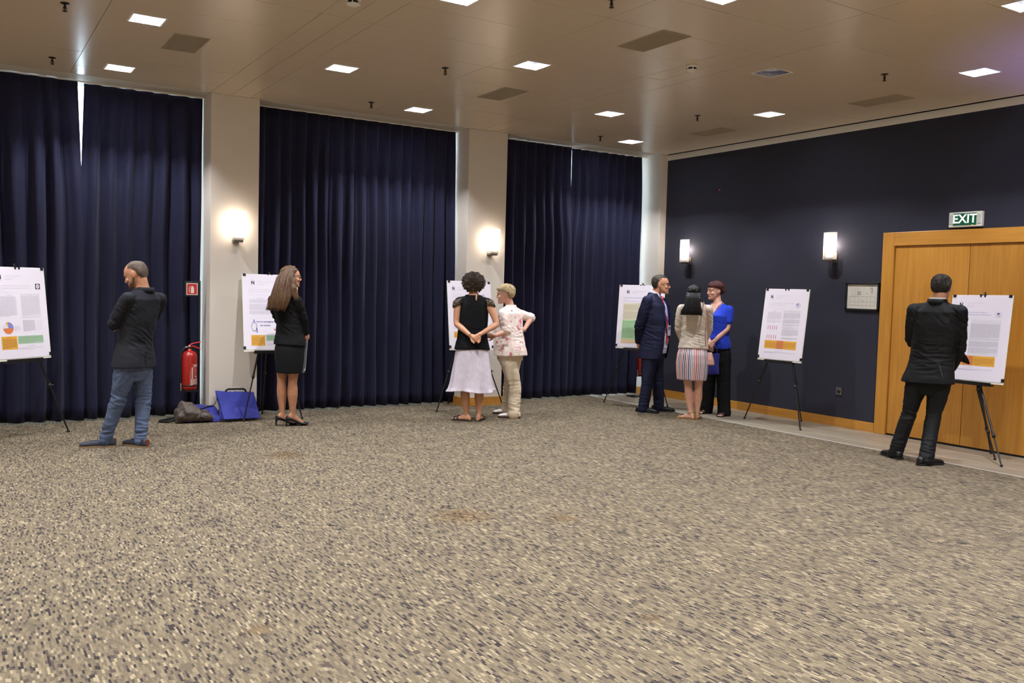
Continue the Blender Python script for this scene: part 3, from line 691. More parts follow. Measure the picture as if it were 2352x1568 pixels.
        P.q('gbox', .475, .875, .295, .325); P.lines('mid', .63, .69, .306, .314, .008, 2, 2); P.para('mid', .485, .865, .332, .712, 46, 7)
        orange(P, .115, .855, .722, .838, 47); P.q('red', .40, .56, .7225, .8375, 1.5)
        P.lines('mid', .40, .55, .866, .874, .008, 3); P.lines('lilac', .115, .85, .884, .906, .0105, 48, last=.35)
    elif k == 'E6':
        P.logo(.135, .088); P.header(.26, 51); P.title(.62, .70, 53, .10, 'lilac'); P.q('gbox', .75, .865, .19, .262); P.disc('navy', .808, .218, .026, .4, 3.4, lay=2); P.disc('pink', .812, .228, .018, 3.6, 6.3, lay=2)
        P.lines('mid', .18, .27, .312, .320, .008, 1); P.lines('grey', .11, .335, .332, .47, .0098, 54); P.lines('grey', .11, .335, .49, .60, .0098, 55)
        P.q('gbox', .365, .865, .285, .695); P.lines('mid', .585, .64, .312, .320, .008, 2, 2); P.para('mid', .375, .855, .332, .690, 56, 7, 2)
        orange(P, .115, .835, .702, .815, 57); P.q('red', .30, .47, .7025, .8145, 1.5)
        P.lines('mid', .33, .48, .835, .843, .008, 3); P.lines('lilac', .12, .81, .855, .877, .0105, 58)
EAS = {'E1': (-8.438, -.575, .751, -.679, .104, .006), 'E2': (-5.973, -.250, .775, .065, .189, -.001), 'E3': (-3.462, -.348, .767, .025, .157, -.008),
       'E4': (-1.185, -.878, .791, .859, .190, .001), 'E5': (-.613, -2.793, .770, 1.486, .126, -.001), 'E6': (-.429, -5.081, .744, 1.577, .132, .011)}
PLAB = {'E1': 'white conference poster with a pie chart, orange and green boxes', 'E2': 'white conference poster with a stopwatch drawing reading time to strengthen our actions',
        'E3': 'white conference poster mostly hidden behind the curly-haired woman', 'E4': 'white conference poster with cream and large green text blocks behind the navy-suited man',
        'E5': 'white conference poster with an orange box and pink bar charts, near the socket', 'E6': 'white conference poster with an orange box in front of the double doors'}
ELAB = {'E1': 'black tripod easel holding the pie-chart poster before the left curtain', 'E2': 'black tripod easel holding the stopwatch poster before the first pillar', 'E3': 'black tripod easel behind the curly-haired woman by the second pillar',
        'E4': 'black tripod easel holding the green poster behind the navy-suited man', 'E5': 'black tripod easel holding the bar-chart poster against the navy wall', 'E6': 'black tripod easel before the wooden double doors'}
BACKF = {'E1': .55, 'E2': .46, 'E3': .62, 'E4': .5, 'E5': .50, 'E6': .36}
EFEET = {'E1': {1: (157, 992)}, 'E2': {-1: (560, 968), 1: (694, 962)}, 'E3': {-1: (1003, 946)}, 'E4': {-1: (1387, 924), 1: (1533, 934)}, 'E5': {-1: (1710, 962), 1: (1838, 988)}, 'E6': {1: (2300, 1072), 0: (2276, 1042), -1: (2285, 1056)}}
FRONT = {'E6': (.40, .0), 'E5': (.47, -.03), 'E2': (.34, -.06), 'E4': (.45, .12), 'E3': (.47, -.03), 'E1': (.46, .05)}
for k, (x, y, z, yaw, tilt, roll) in EAS.items():
    n = Vector((math.sin(yaw), math.cos(yaw), 0)); R0 = Vector((math.cos(yaw), -math.sin(yaw), 0)); U0 = Vector((0, 0, 1))*math.cos(tilt)+n*math.sin(tilt)
    R2 = R0*math.cos(roll)+U0*math.sin(roll); U2 = U0*math.cos(roll)-R0*math.sin(roll); N2 = U2.cross(R2)
    t = empty('poster_board', (0, 0, 0)); t.matrix_world = Matrix(((R2.x, N2.x, U2.x, x), (R2.y, N2.y, U2.y, y), (R2.z, N2.z, U2.z, z), (0, 0, 0, 1)))
    tag(t, PLAB[k], 'poster', 'posters on easels')
    box('foam_board', -BW/2-.006, BW/2+.006, -.004, .006, -.006, BH+.003, m_edge, t)
    sh = box('poster_sheet', -BW/2, BW/2, -.0065, -.0042, .012, BH, m_board, t)
    P = Poster(t); poster_content(P, k); P.flush()
    if k == 'E2':
        for s, v in (('time to strengthen', .620), ('our actions', .668)):
            text('lettering', s, .0255, INK['navy'], t, ((.385-.5)*BW, -.0072, (1-v)*BH), (PI/2, 0, 0), .0004)
    for sx in (-1, 1):
        for zz in (.0, BH): 
            cx = sx*(BW/2-.02 if zz else BW/2-.004)
            if zz: box('corner_clip', cx-.017, cx+.017, -.010, .010, BH-.022, BH+.006, m_blackp, t, .002)
            else: box('corner_clip', cx-.012, cx+.012, -.010, .010, .018, .052, m_blackp, t, .002)
    # easel
    e = empty('easel', (x, y, 0), -yaw); tag(e, ELAB[k], 'easel', 'tripod easels')
    by = lambda zz: .016+(zz-z)*math.tan(tilt)      # back of the board, local y
    hz = z+(.50 if k != 'E6' else -.055); hub = Vector((.06 if k == 'E6' else 0, by(hz)+(.028 if k != 'E6' else .02), hz)); fs, fy = FRONT[k]
    MB().tube([hub+Vector((0, 0, -.03)), hub+Vector((0, 0, .03))], .026, 12, rounded=False).build('hub', m_blackp, e, True)
    for a in (-1, 1, 0):
        ft = Vector((a*fs, fy, .012)) if a else Vector((0, BACKF[k], .012))
        if a in EFEET[k]:
            g_ = un(*EFEET[k][a], 2, 0)-Vector((x, y, 0)); ft = Vector((g_.dot(R0), g_.dot(n), .012))
        st = hub+Vector((a*.02, .01 if not a else 0, -.01)); d = ft-st; mid = st+d*.62
        lg = MB().tube([st, mid], .0105, 10).build('leg', m_black, e, True)
        MB().tube([mid, ft], .0078, 10).build('lower_tube', m_black, lg, True)
        MB().tube([mid-d.normalized()*.018, mid+d.normalized()*.02], .0165, 10, rounded=False).tube([mid, mid+Vector((a*.012+.012, -.02, 0))], .006, 8).build('leg_clamp', m_blackp, lg, True)
        MB().tube([ft+Vector((0, 0, .012)), ft-Vector((0, 0, .008))], [.0105, .014], 10, rounded=False).build('rubber_foot', m_blackp, lg, True)
    top = Vector((0, by(z+BH)+.012, z+BH*math.cos(tilt)+.028))
    MB().tube([hub, top] if k != 'E6' else [hub, Vector((0, by(z)+.03, z+.05)), top], .008, 10).build('mast', m_black, e, True)
    MB().box(-.035, .035, top.y-.034, top.y+.008, top.z-.036, top.z-.02).box(-.03, -.012, top.y-.038, top.y-.026, top.z-.046, top.z-.018).box(.012, .03, top.y-.038, top.y-.026, top.z-.046, top.z-.018).build('top_clip', m_blackp, e)
    led = MB().box(-.2, .2, -.022, by(z)+.014, z-.030, z-.010).box(-.2, .2, -.024, -.016, z-.03, z+.006); led.build('ledge', m_black, e)
    MB().box(-.03, .03, by(z)-.002, by(z)+.04, z-.034, z+.02).build('ledge_bracket', m_blackp, e)
    if k == 'E6':   pass
# ------------------------------------------------------------------ bags by the first pillar
def remesh(mb, name, m, parent=None, voxel=.006, smooth=4, disp=None, ratio=1.0, fac=.5):
    me = bpy.data.meshes.new(name); me.from_pydata(mb.V, [], mb.F); me.validate()
    bm = bmesh.new(); bm.from_mesh(me); bmesh.ops.recalc_face_normals(bm, faces=bm.faces); bm.to_mesh(me); bm.free()
    o = bpy.data.objects.new(name, me); COL.objects.link(o)
    a = o.modifiers.new('r', 'REMESH'); a.mode = 'VOXEL'; a.voxel_size = voxel; a.adaptivity = 0
    if smooth: b = o.modifiers.new('s', 'SMOOTH'); b.factor = fac; b.iterations = smooth
    if ratio < 1: c = o.modifiers.new('d', 'DECIMATE'); c.ratio = ratio
    dg = bpy.context.evaluated_depsgraph_get(); dg.update()
    me2 = bpy.data.meshes.new_from_object(o.evaluated_get(dg)); me2.name = name
    bpy.data.objects.remove(o, do_unlink=True); bpy.data.meshes.remove(me)
    if disp is not None:
        n = len(me2.vertices); co = np.empty(n*3); me2.vertices.foreach_get('co', co); co = co.reshape(-1, 3); no = np.empty(n*3); me2.vertices.foreach_get('normal', no); no = no.reshape(-1, 3)
        co = disp(co, no); me2.vertices.foreach_set('co', co.ravel()); me2.update()
    me2.polygons.foreach_set('use_smooth', [True]*len(me2.polygons))
    me2.materials.clear()
    for x in (m if isinstance(m, (list, tuple)) else [m]): me2.materials.append(x)
    return link(name, me2, parent)
def vnoise(co, s, seed=0):
    return np.array([noise.noise((p[0]*s[0]+seed, p[1]*s[1]-seed, p[2]*s[2]+seed*.7)) for p in co])
m_bblue = mat('bag_blue', (34, 40, 128), .75, bump=(220, .2))
m_bbrown = mat('bag_brown', (74, 62, 54), .6, bump=(90, .3))
def wdisp(sc, amp, seed=1): return lambda co, no: co+no*(vnoise(co, sc, seed)*amp)[:, None]
def slab(pts, th, up, mb=None):
    "closed sheet-like loft over a quad grid pts[row][col], thickness th along up"
    mb = mb or MB(); R = len(pts); Cn = len(pts[0]); V = []; up = Vector(up)
    for s in (.5, -.5):
        for r in pts: V += [Vector(p)+up*th*s for p in r]
    o = R*Cn; F = []
    for i in range(R-1):
        for j in range(Cn-1):
            q = i*Cn+j; F += [(q, q+1, q+Cn+1, q+Cn), (o+q, o+q+Cn, o+q+Cn+1, o+q+1)]
    for i in range(R-1):
        for j in (0, Cn-1): q = i*Cn+j; F.append((q, q+Cn, o+q+Cn, o+q))
    for j in range(Cn-1):
        for i in (0, R-1): q = i*Cn+j; F.append((q, o+q, o+q+1, q+1))
    mb.add(V, F); return mb
q0 = un(540, 963, 2, 0)
# leaning conference bag
bt = empty('conference_bag', (q0.x, -.06, 0)); tag(bt, 'bright blue conference bag with black handle leaning against the first pillar', 'bag', 'blue conference bags')
def gridq(a, b, c, d, n=8, bul=0.0, nrm=(0, -1, 0)):
    a, b, c, d = map(Vector, (a, b, c, d)); G = []
    for i in range(n+1):
        v = i/n; row = []
        for j in range(n+1):
            u = j/n; p = a*(1-u)*(1-v)+b*u*(1-v)+c*u*v+d*(1-u)*v; row.append(p+Vector(nrm)*bul*math.sin(PI*u)*math.sin(PI*v))
        G.append(row)
    return G
slabm = slab(gridq((-.19, -.155, .03), (.20, -.12, .02), (.20, .01, .295), (-.20, .005, .31), 8, .02), .05, (0, .9, .3))
bag = remesh(slabm, 'bag_body', m_bblue, bt, .007, 5, wdisp((9, 9, 9), .012, 3))
flap = remesh(slab(gridq((-.17, -.225, .035), (.24, -.20, .025), (.21, -.02, .300), (-.215, -.03, .325), 8, .018), .012, (0, .9, .3)), 'bag_flap', m_bblue, bt, .005, 3, wdisp((8, 8, 8), .012, 8))
MB().tube([(-.10, -.02, .31), (-.098, -.03, .328), (-.08, -.03, .342), (.09, -.03, .340), (.115, -.03, .325), (.12, -.02, .30)], [(.004, .011)]*6, 8, side=(0, 1, 0)).build('handle', m_blackp, bt, True)
MB().tube([(-.205, -.05, .24), (-.225, -.08, .20), (-.26, -.12, .175), (-.33, -.15, .17), (-.40, -.16, .15)], [(.004, .013)]*5, 8).build('shoulder_strap', m_blackp, bt, True)
bf = empty('conference_bag', (q0.x-.34, -.07, 0)); tag(bf, 'bright blue conference bag lying flat under the leaning bag and the brown handbag', 'bag', 'blue conference bags')
remesh(slab(gridq((-.20, -.14, .035), (.15, -.15, .025), (.14, .05, .13), (-.18, .07, .16), 8, .045, (0, 0, 1)), .05, (0, .3, .95)), 'bag_body', m_bblue, bf, .007, 5, wdisp((9, 9, 9), .014, 5))
# slouched brown handbag
q1 = un(455, 968, 2, 0)
hb = empty('handbag', (q1.x-.03, q1.y-.02, 0)); tag(hb, 'slouched dark brown handbag on the carpet before the first pillar', 'bag')
mb = MB(); prof = [(-.215, .030, .05, .0), (-.17, .09, .085, .0), (-.09, .145, .11, .0), (.0, .15, .12, .0), (.08, .12, .115, 0), (.15, .085, .10, 0), (.21, .045, .07, 0)]
rings = []
for i, (xx, hz_, hy, yy) in enumerate(prof):
    r = []
    for j in range(16):
        a = 2*PI*j/16; cx, sx_ = math.cos(a), math.sin(a)
        zz = hz_*.75+hz_*.75*(abs(sx_)**.7)*(1 if sx_ > 0 else -1)*(1.0 if sx_ < 0 else (1+.35*math.sin(i*1.2))); zz = max(.004, zz)
        r.append((xx-.05*(zz/.2), yy+hy*(abs(cx)**.8)*(1 if cx > 0 else -1)*(1-.45*max(0, sx_)), zz))
    rings.append(r)
mb.loft(rings)
remesh(mb, 'bag_body', m_bbrown, hb, .006, 6, lambda co, no: co+no*(np.abs(vnoise(co, (11, 14, 9), 4))*.03-.008+vnoise(co, (30, 30, 30), 2)*.004)[:, None])
MB().tube([(-.20, 0, .05), (-.24, -.02, .03), (-.30, .03, .015), (-.36, .10, .012), (-.33, .17, .012), (-.2, .16, .03)], [(.014, .005)]*6, 8, side=(0, 0, 1)).build('strap', m_blackp, hb, True)
remesh(slab(gridq((.0, -.13, .07), (.16, -.10, .05), (.13, .0, .17), (.0, -.01, .2), 6, .02), .012, (0, .7, .6)), 'pocket_flap', m_bbrown, hb, .005, 3, wdisp((15, 15, 15), .01, 3))
for p in ((-.07, -.04, .205), (-.09, -.085, .155), (.17, -.11, .075)): MB().ell(p, (.008, 0, 0), (0, .006, 0), (0, 0, .008), 8, 6).build('metal_stud', m_chrome, hb, True)

# blue stage uplighter standing by the wall past the doors
sl = empty('stage_light', (-.42, -7.3, 0)); tag(sl, 'blue stage uplighter on the floor by the navy wall past the doors', 'stage light')
MB().lathe([(.001, .06), (.09, .06), (.10, .08), (.10, .24), (.092, .24), (.09, .20), (.001, .19)], 20).build('housing', m_blackp, sl, True)
box('yoke', -.13, .13, -.02, .02, .0, .012, m_black, sl); box('yoke_arm', -.13, -.115, -.02, .02, .012, .16, m_black, sl); box('yoke_arm', .115, .13, -.02, .02, .012, .16, m_black, sl)
ld = bpy.data.lights.new('stage_lamp', 'SPOT'); ld.energy = 600; ld.color = (.25, .2, 1); ld.spot_size = math.radians(75); ld.spot_blend = .9; ld.shadow_soft_size = .06
lo = bpy.data.objects.new('lamp_light', ld); COL.objects.link(lo); lo.parent = sl; lo.location = (0, 0, .25); lo.rotation_euler = (PI, 0, 0)
# ------------------------------------------------------------------ people: figure builder
def Fv(a): a = math.radians(a); return Vector((math.sin(a), math.cos(a), 0))
def Rv(a): a = math.radians(a); return Vector((math.cos(a), -math.sin(a), 0))
Z = Vector((0, 0, 1))
def lerp(a, b, t): return a+(b-a)*t
class Fig:
    def __init__(s, foot, label, H, phi, pelvis, neck, sw=.19, hw=.09, lordosis=.02, drop=.088):
        s.H = H; g = un(foot[0], foot[1], 2, 0); s.G = g; d = Vector((g.x-CAM.x, g.y-CAM.y, 0)).normalized(); s.dh = d; s.rt = Vector((d.y, -d.x, 0))
        s.root = empty('person', (g.x, g.y, 0), math.atan2(-d.x, d.y)); tag(s.root, label, 'person')
        s.phiP, s.phiC = phi if hasattr(phi, '__len__') else (phi, phi)
        s.P = s.J(*pelvis); s.N = s.J(*neck); s.sw = sw; s.hw = hw; s.lord = lordosis
        s.S = {-1: s.N-Rv(s.phiC)*sw-Z*drop, 1: s.N+Rv(s.phiC)*sw-Z*drop}
        s.Hp = {-1: s.P-Rv(s.phiP)*hw-Z*.02, 1: s.P+Rv(s.phiP)*hw-Z*.02}
        s.E = {}; s.W = {}; s.K = {}; s.A = {}; s.fo = {}; s.hd = {}
    def J(s, px, py, d=0.0):
        r = ray(px, py); o = s.G+s.dh*d; t = ((o-CAM).dot(s.dh))/(r.dot(s.dh)); p = CAM+r*t-s.G
        return Vector((p.dot(s.rt), d, p.z+s.G.z))
    def ground(s, px, py):
        p = un(px, py, 2, 0)-s.G; return Vector((p.dot(s.rt), p.dot(s.dh), 0))
    def foot(s, side, px, py, phi, az=.085):
        s.A[side] = s.ground(px, py)+Z*az; s.fo[side] = phi
    def spine(s, t):
        p = lerp(s.P, s.N, t) if t >= 0 else s.P+Z*((s.N-s.P).length*t)
        ph = lerp(s.phiP, s.phiC, min(1, max(0, t)))
        if 0 < t < 1: p = p+Fv(ph)*s.lord*math.sin(PI*t)
        return p, ph
    def torso(s, mb, rings, infl=0, n=24, e=2.4):
        R = []
        for r in rings:
            t, a, b = r[:3]; fw = r[3] if len(r) > 3 else 0; rs = r[4] if len(r) > 4 else 0
            c, ph = s.spine(t); T = (s.spine(min(t+.05, 1.1))[0]-s.spine(t-.05)[0]).normalized() if t > .05 else Z
            rx = Rv(ph); fy = T.cross(rx); c = c+fy*fw+rx*rs; a += infl; b += infl; ring = []
            for j in range(n):
                q = 2*PI*j/n; cx, sx = math.cos(q), math.sin(q); k = (abs(cx)**e+abs(sx)**e)**(-1/e); ring.append(c+rx*a*cx*k+fy*b*sx*k)
            R.append(ring)
        mb.loft(R); return R
    def limb(s, mb, A, B, C, up, lo, n=12, side=None, end=None):
        pts = []; rad = []
        for t, r in up: pts.append(lerp(A, B, t)); rad.append(r)
        for t, r in lo: pts.append(lerp(B, C, t)); rad.append(r)
        # soften the joint
        k = len(up); 
        if 0 < k < len(pts): pts[k-1] = pts[k-1]*.7+(pts[k-2]+pts[k])*.15 if k >= 2 else pts[k-1]
        mb.tube(pts, rad, n, side); return pts
    def head_frame(s, ear, phi, pitch=0, roll=0, size=.225):
        f = Fv(phi); p = math.radians(pitch); y = f*math.cos(p)-Z*math.sin(p); z = Z*math.cos(p)+f*math.sin(p); x = y.cross(z)
        r = math.radians(roll); x, z = x*math.cos(r)+z*math.sin(r), z*math.cos(r)-x*math.sin(r)
        s.hd = dict(o=s.J(*ear), x=x, y=y, z=z, s=size, phi=phi)
    def hp(s, x, y, z):
        h = s.hd; return h['o']+(h['x']*x+h['y']*y+h['z']*(z-.45))*h['s']
    def hrings(s, mb, prof, n=22, e=2.15):
        R = []
        for z, yf, yb, hw in prof:
            cy, ry = (yf+yb)/2, (yf-yb)/2; ring = []
            for j in range(n):
                q = 2*PI*j/n; cx, sx = math.cos(q), math.sin(q); k = (abs(cx)**e+abs(sx)**e)**(-1/e); ring.append(s.hp(hw*cx*k, cy+ry*sx*k, z))
            R.append(ring)
        mb.loft(R)
    def head(s, mb, fem=False, fat=0):
        P = [(0, .37, .20, .08), (.035, .405, .08, .15), (.10, .415, -.03, .215), (.19, .40, -.12, .262), (.28, .395, -.22, .285), (.38, .39, -.33, .31), (.48, .375, -.41, .33), (.545, .385, -.44, .338), (.60, .415, -.455, .345), (.70, .40, -.465, .348), (.80, .345, -.44, .33), (.89, .245, -.35, .265), (.96, .13, -.22, .165), (1.0, .03, -.10, .05)]
        w = (.96 if fem else 1.0)*(1+fat); s.hrings(mb, [(a, b, c, d*w) for a, b, c, d in P])
        el = lambda c, rx, ry, rz: mb.ell(s.hp(*c), s.hd['x']*rx*s.hd['s'], s.hd['y']*ry*s.hd['s'], s.hd['z']*rz*s.hd['s'], 10, 8)
        nl = .92 if fem else 1.0
        mb.tube([s.hp(0, .385, .56), s.hp(0, .425*1, .48), s.hp(0, .40+.09*nl, .385), s.hp(0, .395+.085*nl, .35)], [(.028*s.hd['s'], .03*s.hd['s']), (.035*s.hd['s'],)*2, (.048*s.hd['s'],)*2, (.05*s.hd['s'],)*2], 10)
        for q in (-1, 1):
            el((q*.055, .415, .345), .045, .05, .04); el((q*.19, .30, .36), .10, .09, .09); el((q*.14, .36, .585), .11, .045, .035)
            el((q*.335, -.04, .455), .03, .075, .135); el((q*.352, -.065, .50), .025, .05, .085)
        el((0, .395, .235), .105, .045, .028); el((0, .392, .190), .09, .045, .032); el((0, .385, .06), .085, .06, .06)
        # neck
        a = s.hp(0, -.10, .26); b = s.N+Fv(s.phiC)*.015; r = .25*s.hd['s']*(.86 if fem else 1)*(1+fat)
        mb.tube([a, lerp(a, b, .5), b, b-Z*.06], [(r, r), (r*.98, r), (r*1.12, r*1.05), (r*1.5, r*1.1)], 14, side=Rv(s.phiC))
        for q in (-1, 1): mb.tube([b-Z*.012, lerp(b, s.S[q], .5)-Z*.012, s.S[q]-Rv(s.phiC)*q*.01], [.042, .040, .043], 10)
    def hand(s, mb, w, d, nrm, thumb, curl=35, size=1.0, spread=.16):
        d = d.normalized(); nrm = (nrm-d*nrm.dot(d)).normalized(); wv = d.cross(nrm)*thumb; k = size
        def rg(c, a, b): return [c+wv*a*math.cos(2*PI*j/12)+nrm*b*math.sin(2*PI*j/12) for j in range(12)]
        mb.loft([rg(w-d*.02*k, .026*k, .020*k), rg(w+d*.012*k, .030*k, .019*k), rg(w+d*.045*k, .040*k, .017*k), rg(w+d*.085*k, .041*k, .014*k), rg(w+d*.095*k, .036*k, .010*k)])
        for i, (off, L) in enumerate(((.030, .068), (.010, .077), (-.011, .071), (-.031, .055))):
            b = w+d*(.084-.004*abs(i-1))*k+wv*off*k; dd = (d+wv*off*spread*8*.3).normalized(); pts = [b-dd*.012]; c = math.radians(curl*(.55+.1*i)); a = 0; p = b
            pts.append(p)
            for sg in (.45, .32, .26):
                a += c; p = p+(dd*math.cos(a)+nrm*math.sin(a))*L*sg*k; pts.append(p)
            mb.tube(pts, [.0092*k, .0090*k, .0085*k, .0078*k, .0062*k], 8)
        b = w+d*.018*k+wv*.026*k; t1 = (d*.62+wv*.72+nrm*.25).normalized(); t2 = (d*.85+wv*.25+nrm*.4).normalized()
        mb.tube([b-t1*.01, b+t1*.036*k, b+t1*.036*k+t2*.028*k, b+t1*.036*k+t2*.05*k], [.013*k, .0115*k, .0098*k, .0075*k], 8)
    def arm(s, mb, q, k=1.0, wr=.026):
        s.limb(mb, s.S[q], s.E[q], s.W[q], [(0, .047*k), (.25, .048*k), (.55, .043*k), (.9, .037*k)], [(.08, .037*k), (.28, .039*k), (.6, .032*k), (.9, (wr*k)), (1.0, wr*k*.95)])
    def leg(s, mb, q, k=1.0):
        s.limb(mb, s.Hp[q], s.K[q], s.A[q], [(0, .085*k), (.3, .082*k), (.7, .062*k), (.95, .052*k)], [(.08, .050*k), (.25, .056*k), (.42, .056*k), (.7, .041*k), (.92, .031*k), (1.02, .030*k)])
    def footm(s, mb, q, L=.245, heel=0.0, w=1.0):
        f = Fv(s.fo[q]); rx = Rv(s.fo[q]); a = s.A[q]; base = Vector((a.x, a.y, 0)); R = []
        for u, hw, top, fr in ((-.24, .012, .03, 1), (-.21, .028, .055, 1), (-.10, .033, .085, .95), (.05, .034, .088, .8), (.22, .036, .066, .5), (.42, .042, .044, .16), (.55, .045, .034, 0), (.66, .043, .026, 0), (.74, .034, .020, 0), (.77, .012, .012, 0)):
            c = base+f*u*L; zb = heel*fr; ring = []
            for j in range(12):
                an = 2*PI*j/12; ring.append(c+rx*hw*w*math.cos(an)*(1.0 if math.sin(an) < 0 else .85)+Z*(zb+.004+(top*.5)*(1+math.sin(an))))
            R.append(ring)
        mb.loft(R)
        for i in range(5): c = base+f*(.70+.055-.018*i-(.0 if i else -.008))*L+rx*(-1 if q > 0 else 1)*(.030-.0148*i)*w+Z*.014; mb.ell(c, rx*(.0105 if i else .014), f*.02, Z*.011, 8, 6)
    def shoe(s, q, name, m, msole, L=.29, w=.05, parent=None, toe=.75, hi=.09, sole=.018, heel=.022):
        f = Fv(s.fo[q]); rx = Rv(s.fo[q]); a = s.A[q]; base = Vector((a.x, a.y, 0)); mb = MB(); R = []; so = []
        st = [(-.285, .45, .045), (-.27, .62, .070), (-.22, .72, hi), (-.10, .74, hi+.004), (.05, .74, hi*1.0), (.20, .80, hi*.78), (.38, .95, .062), (.52, 1.0, .054), (.63, .93, .048), (.70, .72, .040), (.735, .40, .030)]
        for u, hw, top in st:
            c = base+f*u*L; ring = []
            for j in range(14):
                an = 2*PI*j/14; sn = math.sin(an); ring.append(c+rx*w*hw*math.cos(an)*(1 if sn < 0 else .86)+Z*(sole+(top-sole)*.5*(1+(abs(sn)**.8)*(1 if sn > 0 else -1))))
            R.append(ring)
        mb.loft(R); sh = remesh(mb, name, m, s.root, .005, 3)
        sm = MB(); P = [(u, hw*1.01) for u, hw, _ in st]; P[0] = (-.289, .45); P[-1] = (.742, .36)
        V = []; n = len(P)
        for z0 in (.0, sole+.003):
            V += [base+f*u*L-rx*w*hw+Z*z0 for u, hw in P]+[base+f*u*L+rx*w*hw+Z*z0 for u, hw in P[::-1]]
        m2 = 2*n; sm.add(V, [tuple(range(m2))[::-1], tuple(range(m2, 2*m2))]+[(i, (i+1) % m2, m2+(i+1) % m2, m2+i) for i in range(m2)])
        sm.build('sole', msole, sh); return sh
    def face(s, skin, brow=(60, 45, 35), lip=(165, 90, 80), eye=(50, 40, 35)):
        mw = mat('eye_white', (225, 220, 215), .3); mi = mat('iris_%d' % eye[0], eye, .2); mbw = mat('brow_%d_%d' % (brow[0], brow[1]), brow, .8); ml = mat('lips_%d' % lip[0], lip, .5)
        S = s.hd['s']; x, y, z = s.hd['x']*S, s.hd['y']*S, s.hd['z']*S
        for q in (-1, 1):
            e = MB().ell(s.hp(q*.145, .352, .505), x*.062, y*.04, z*.026, 10, 8).build('eye', mw, s.root, True)
            MB().ell(s.hp(q*.145, .378, .503), x*.026, y*.018, z*.026, 8, 6).build('iris', mi, e, True)
            MB().tube([s.hp(q*.085, .400, .522), s.hp(q*.15, .398, .535), s.hp(q*.215, .352, .515)], [.004*1, .0035, .002], 6).build('eyelid', skin, e, True)
            MB().tube([s.hp(q*.055, .425, .580), s.hp(q*.14, .412, .605), s.hp(q*.235, .345, .585)], [(.0035, .005), (.004, .005), (.002, .003)], 6).build('eyebrow', mbw, s.root, True)
        MB().ell(s.hp(0, .425, .228), x*.09, y*.022, z*.015, 10, 6).ell(s.hp(0, .420, .196), x*.075, y*.024, z*.019, 10, 6).build('lips', ml, s.root, True)
    def glasses(s, m, r=.10):
        S = s.hd['s']; mb = MB()
        for q in (-1, 1):
            c = (q*.15, .445, .50); pts = [s.hp(c[0]+r*1.1*math.cos(2*PI*j/14), c[1]-abs(.03*math.cos(2*PI*j/14)) if q*math.cos(2*PI*j/14) > 0 else c[1], c[2]+r*.72*math.sin(2*PI*j/14)) for j in range(15)]
            mb.tube(pts, .0022, 6, rounded=False)
            mb.tube([s.hp(q*.255, .425, .515), s.hp(q*.34, .25, .515), s.hp(q*.355, -.02, .52), s.hp(q*.345, -.10, .47)], .0024, 6)
        mb.tube([s.hp(-.045, .45, .52), s.hp(0, .47, .53), s.hp(.045, .45, .52)], .0022, 6); mb.build('glasses', m, s.root, True)
TORSO_M = [(-.18, .05, .06), (-.08, .13, .095), (.05, .158, .108), (.18, .155, .106), (.38, .140, .100), (.58, .152, .108), (.76, .165, .115, .01), (.88, .150, .10), (.96, .11, .075), (1.03, .06, .06)]
TORSO_F = [(-.18, .05, .065), (-.08, .14, .10), (.05, .165, .115), (.20, .150, .11), (.40, .120, .092), (.58, .130, .098, .01), (.74, .145, .112, .025), (.87, .130, .090, .01), (.96, .095, .068), (1.03, .052, .052)]
def body(f, skin, fem, footed=(True, True), bare_feet=False, heel=0, hands=True, k=1.0, tk=.94, arms=.84, hand_spec=None, fat=0, legk=None):
    mb = MB(); T = TORSO_F if fem else TORSO_M
    f.torso(mb, [(r[0], r[1]*tk*k, r[2]*tk*k)+tuple(r[3:]) for r in T]); f.head(mb, fem, fat)
    for q in (-1, 1):
        f.arm(mb, q, arms*(.86 if fem else .95)); f.leg(mb, q, legk or .82)
        if bare_feet: f.footm(mb, q, .235 if fem else .26, heel, .92)
        else: f.footm(mb, q, .21, heel, .8)
        d, nr, th, cu = hand_spec[q]; f.hand(mb, f.W[q], d, nr, th, cu, .93 if fem else 1.02)
    return remesh(mb, 'body', skin, f.root, .0048, 3, None, .45)
def skinm(name, rgb): return mat('skin_'+name, rgb, .5, spec=.35, noise_s=25, noise_amt=.06)
def cloth(name, rgb, rough=.8, b=.25, sheen=0, sc=700): return mat('cloth_'+name, rgb, rough, spec=.2, bump=(sc, b*.3), sheen=sheen, noise_s=14, noise_amt=.08)
def hairm(name, c1, sp=.5, rough=.42):
    return mat('hair_'+name, c1, rough, spec=sp, noise_s=40, noise_amt=.4, bump=(160, .9, (1, 1, .12)))
def folds(f, joints, amp=.006, sc=(7, 7, 16), seed=1, ja=.008, vert=0.0):
    js = [(np.array(j), r, np.array(ax.normalized())) for j, r, ax in joints]
    def fn(co, no):
        n1 = vnoise(co, sc, seed); d = amp*(n1-.35*np.abs(vnoise(co, (sc[0]*2.1, sc[1]*2.1, sc[2]*1.6), seed+5)))
        if vert: d = d+vert*vnoise(co, (16, 16, 2.2), seed+9)
        for i, (j, r, ax) in enumerate(js):
            v = co-j; w = np.exp(-(v**2).sum(1)/(r*r)); sel = np.nonzero(w > .03)[0]
            if len(sel) == 0: continue
            t = v[sel]@ax; pr = v[sel]*7+np.outer(t*21, ax); n2 = vnoise(pr, (1, 1, 1), seed+11+i*3)
            d[sel] += ja*1.7*w[sel]*(.35-2*np.abs(n2)**.8)
        return co+no*d[:, None]
    return fn
def limbax(a, b): return (b-a)
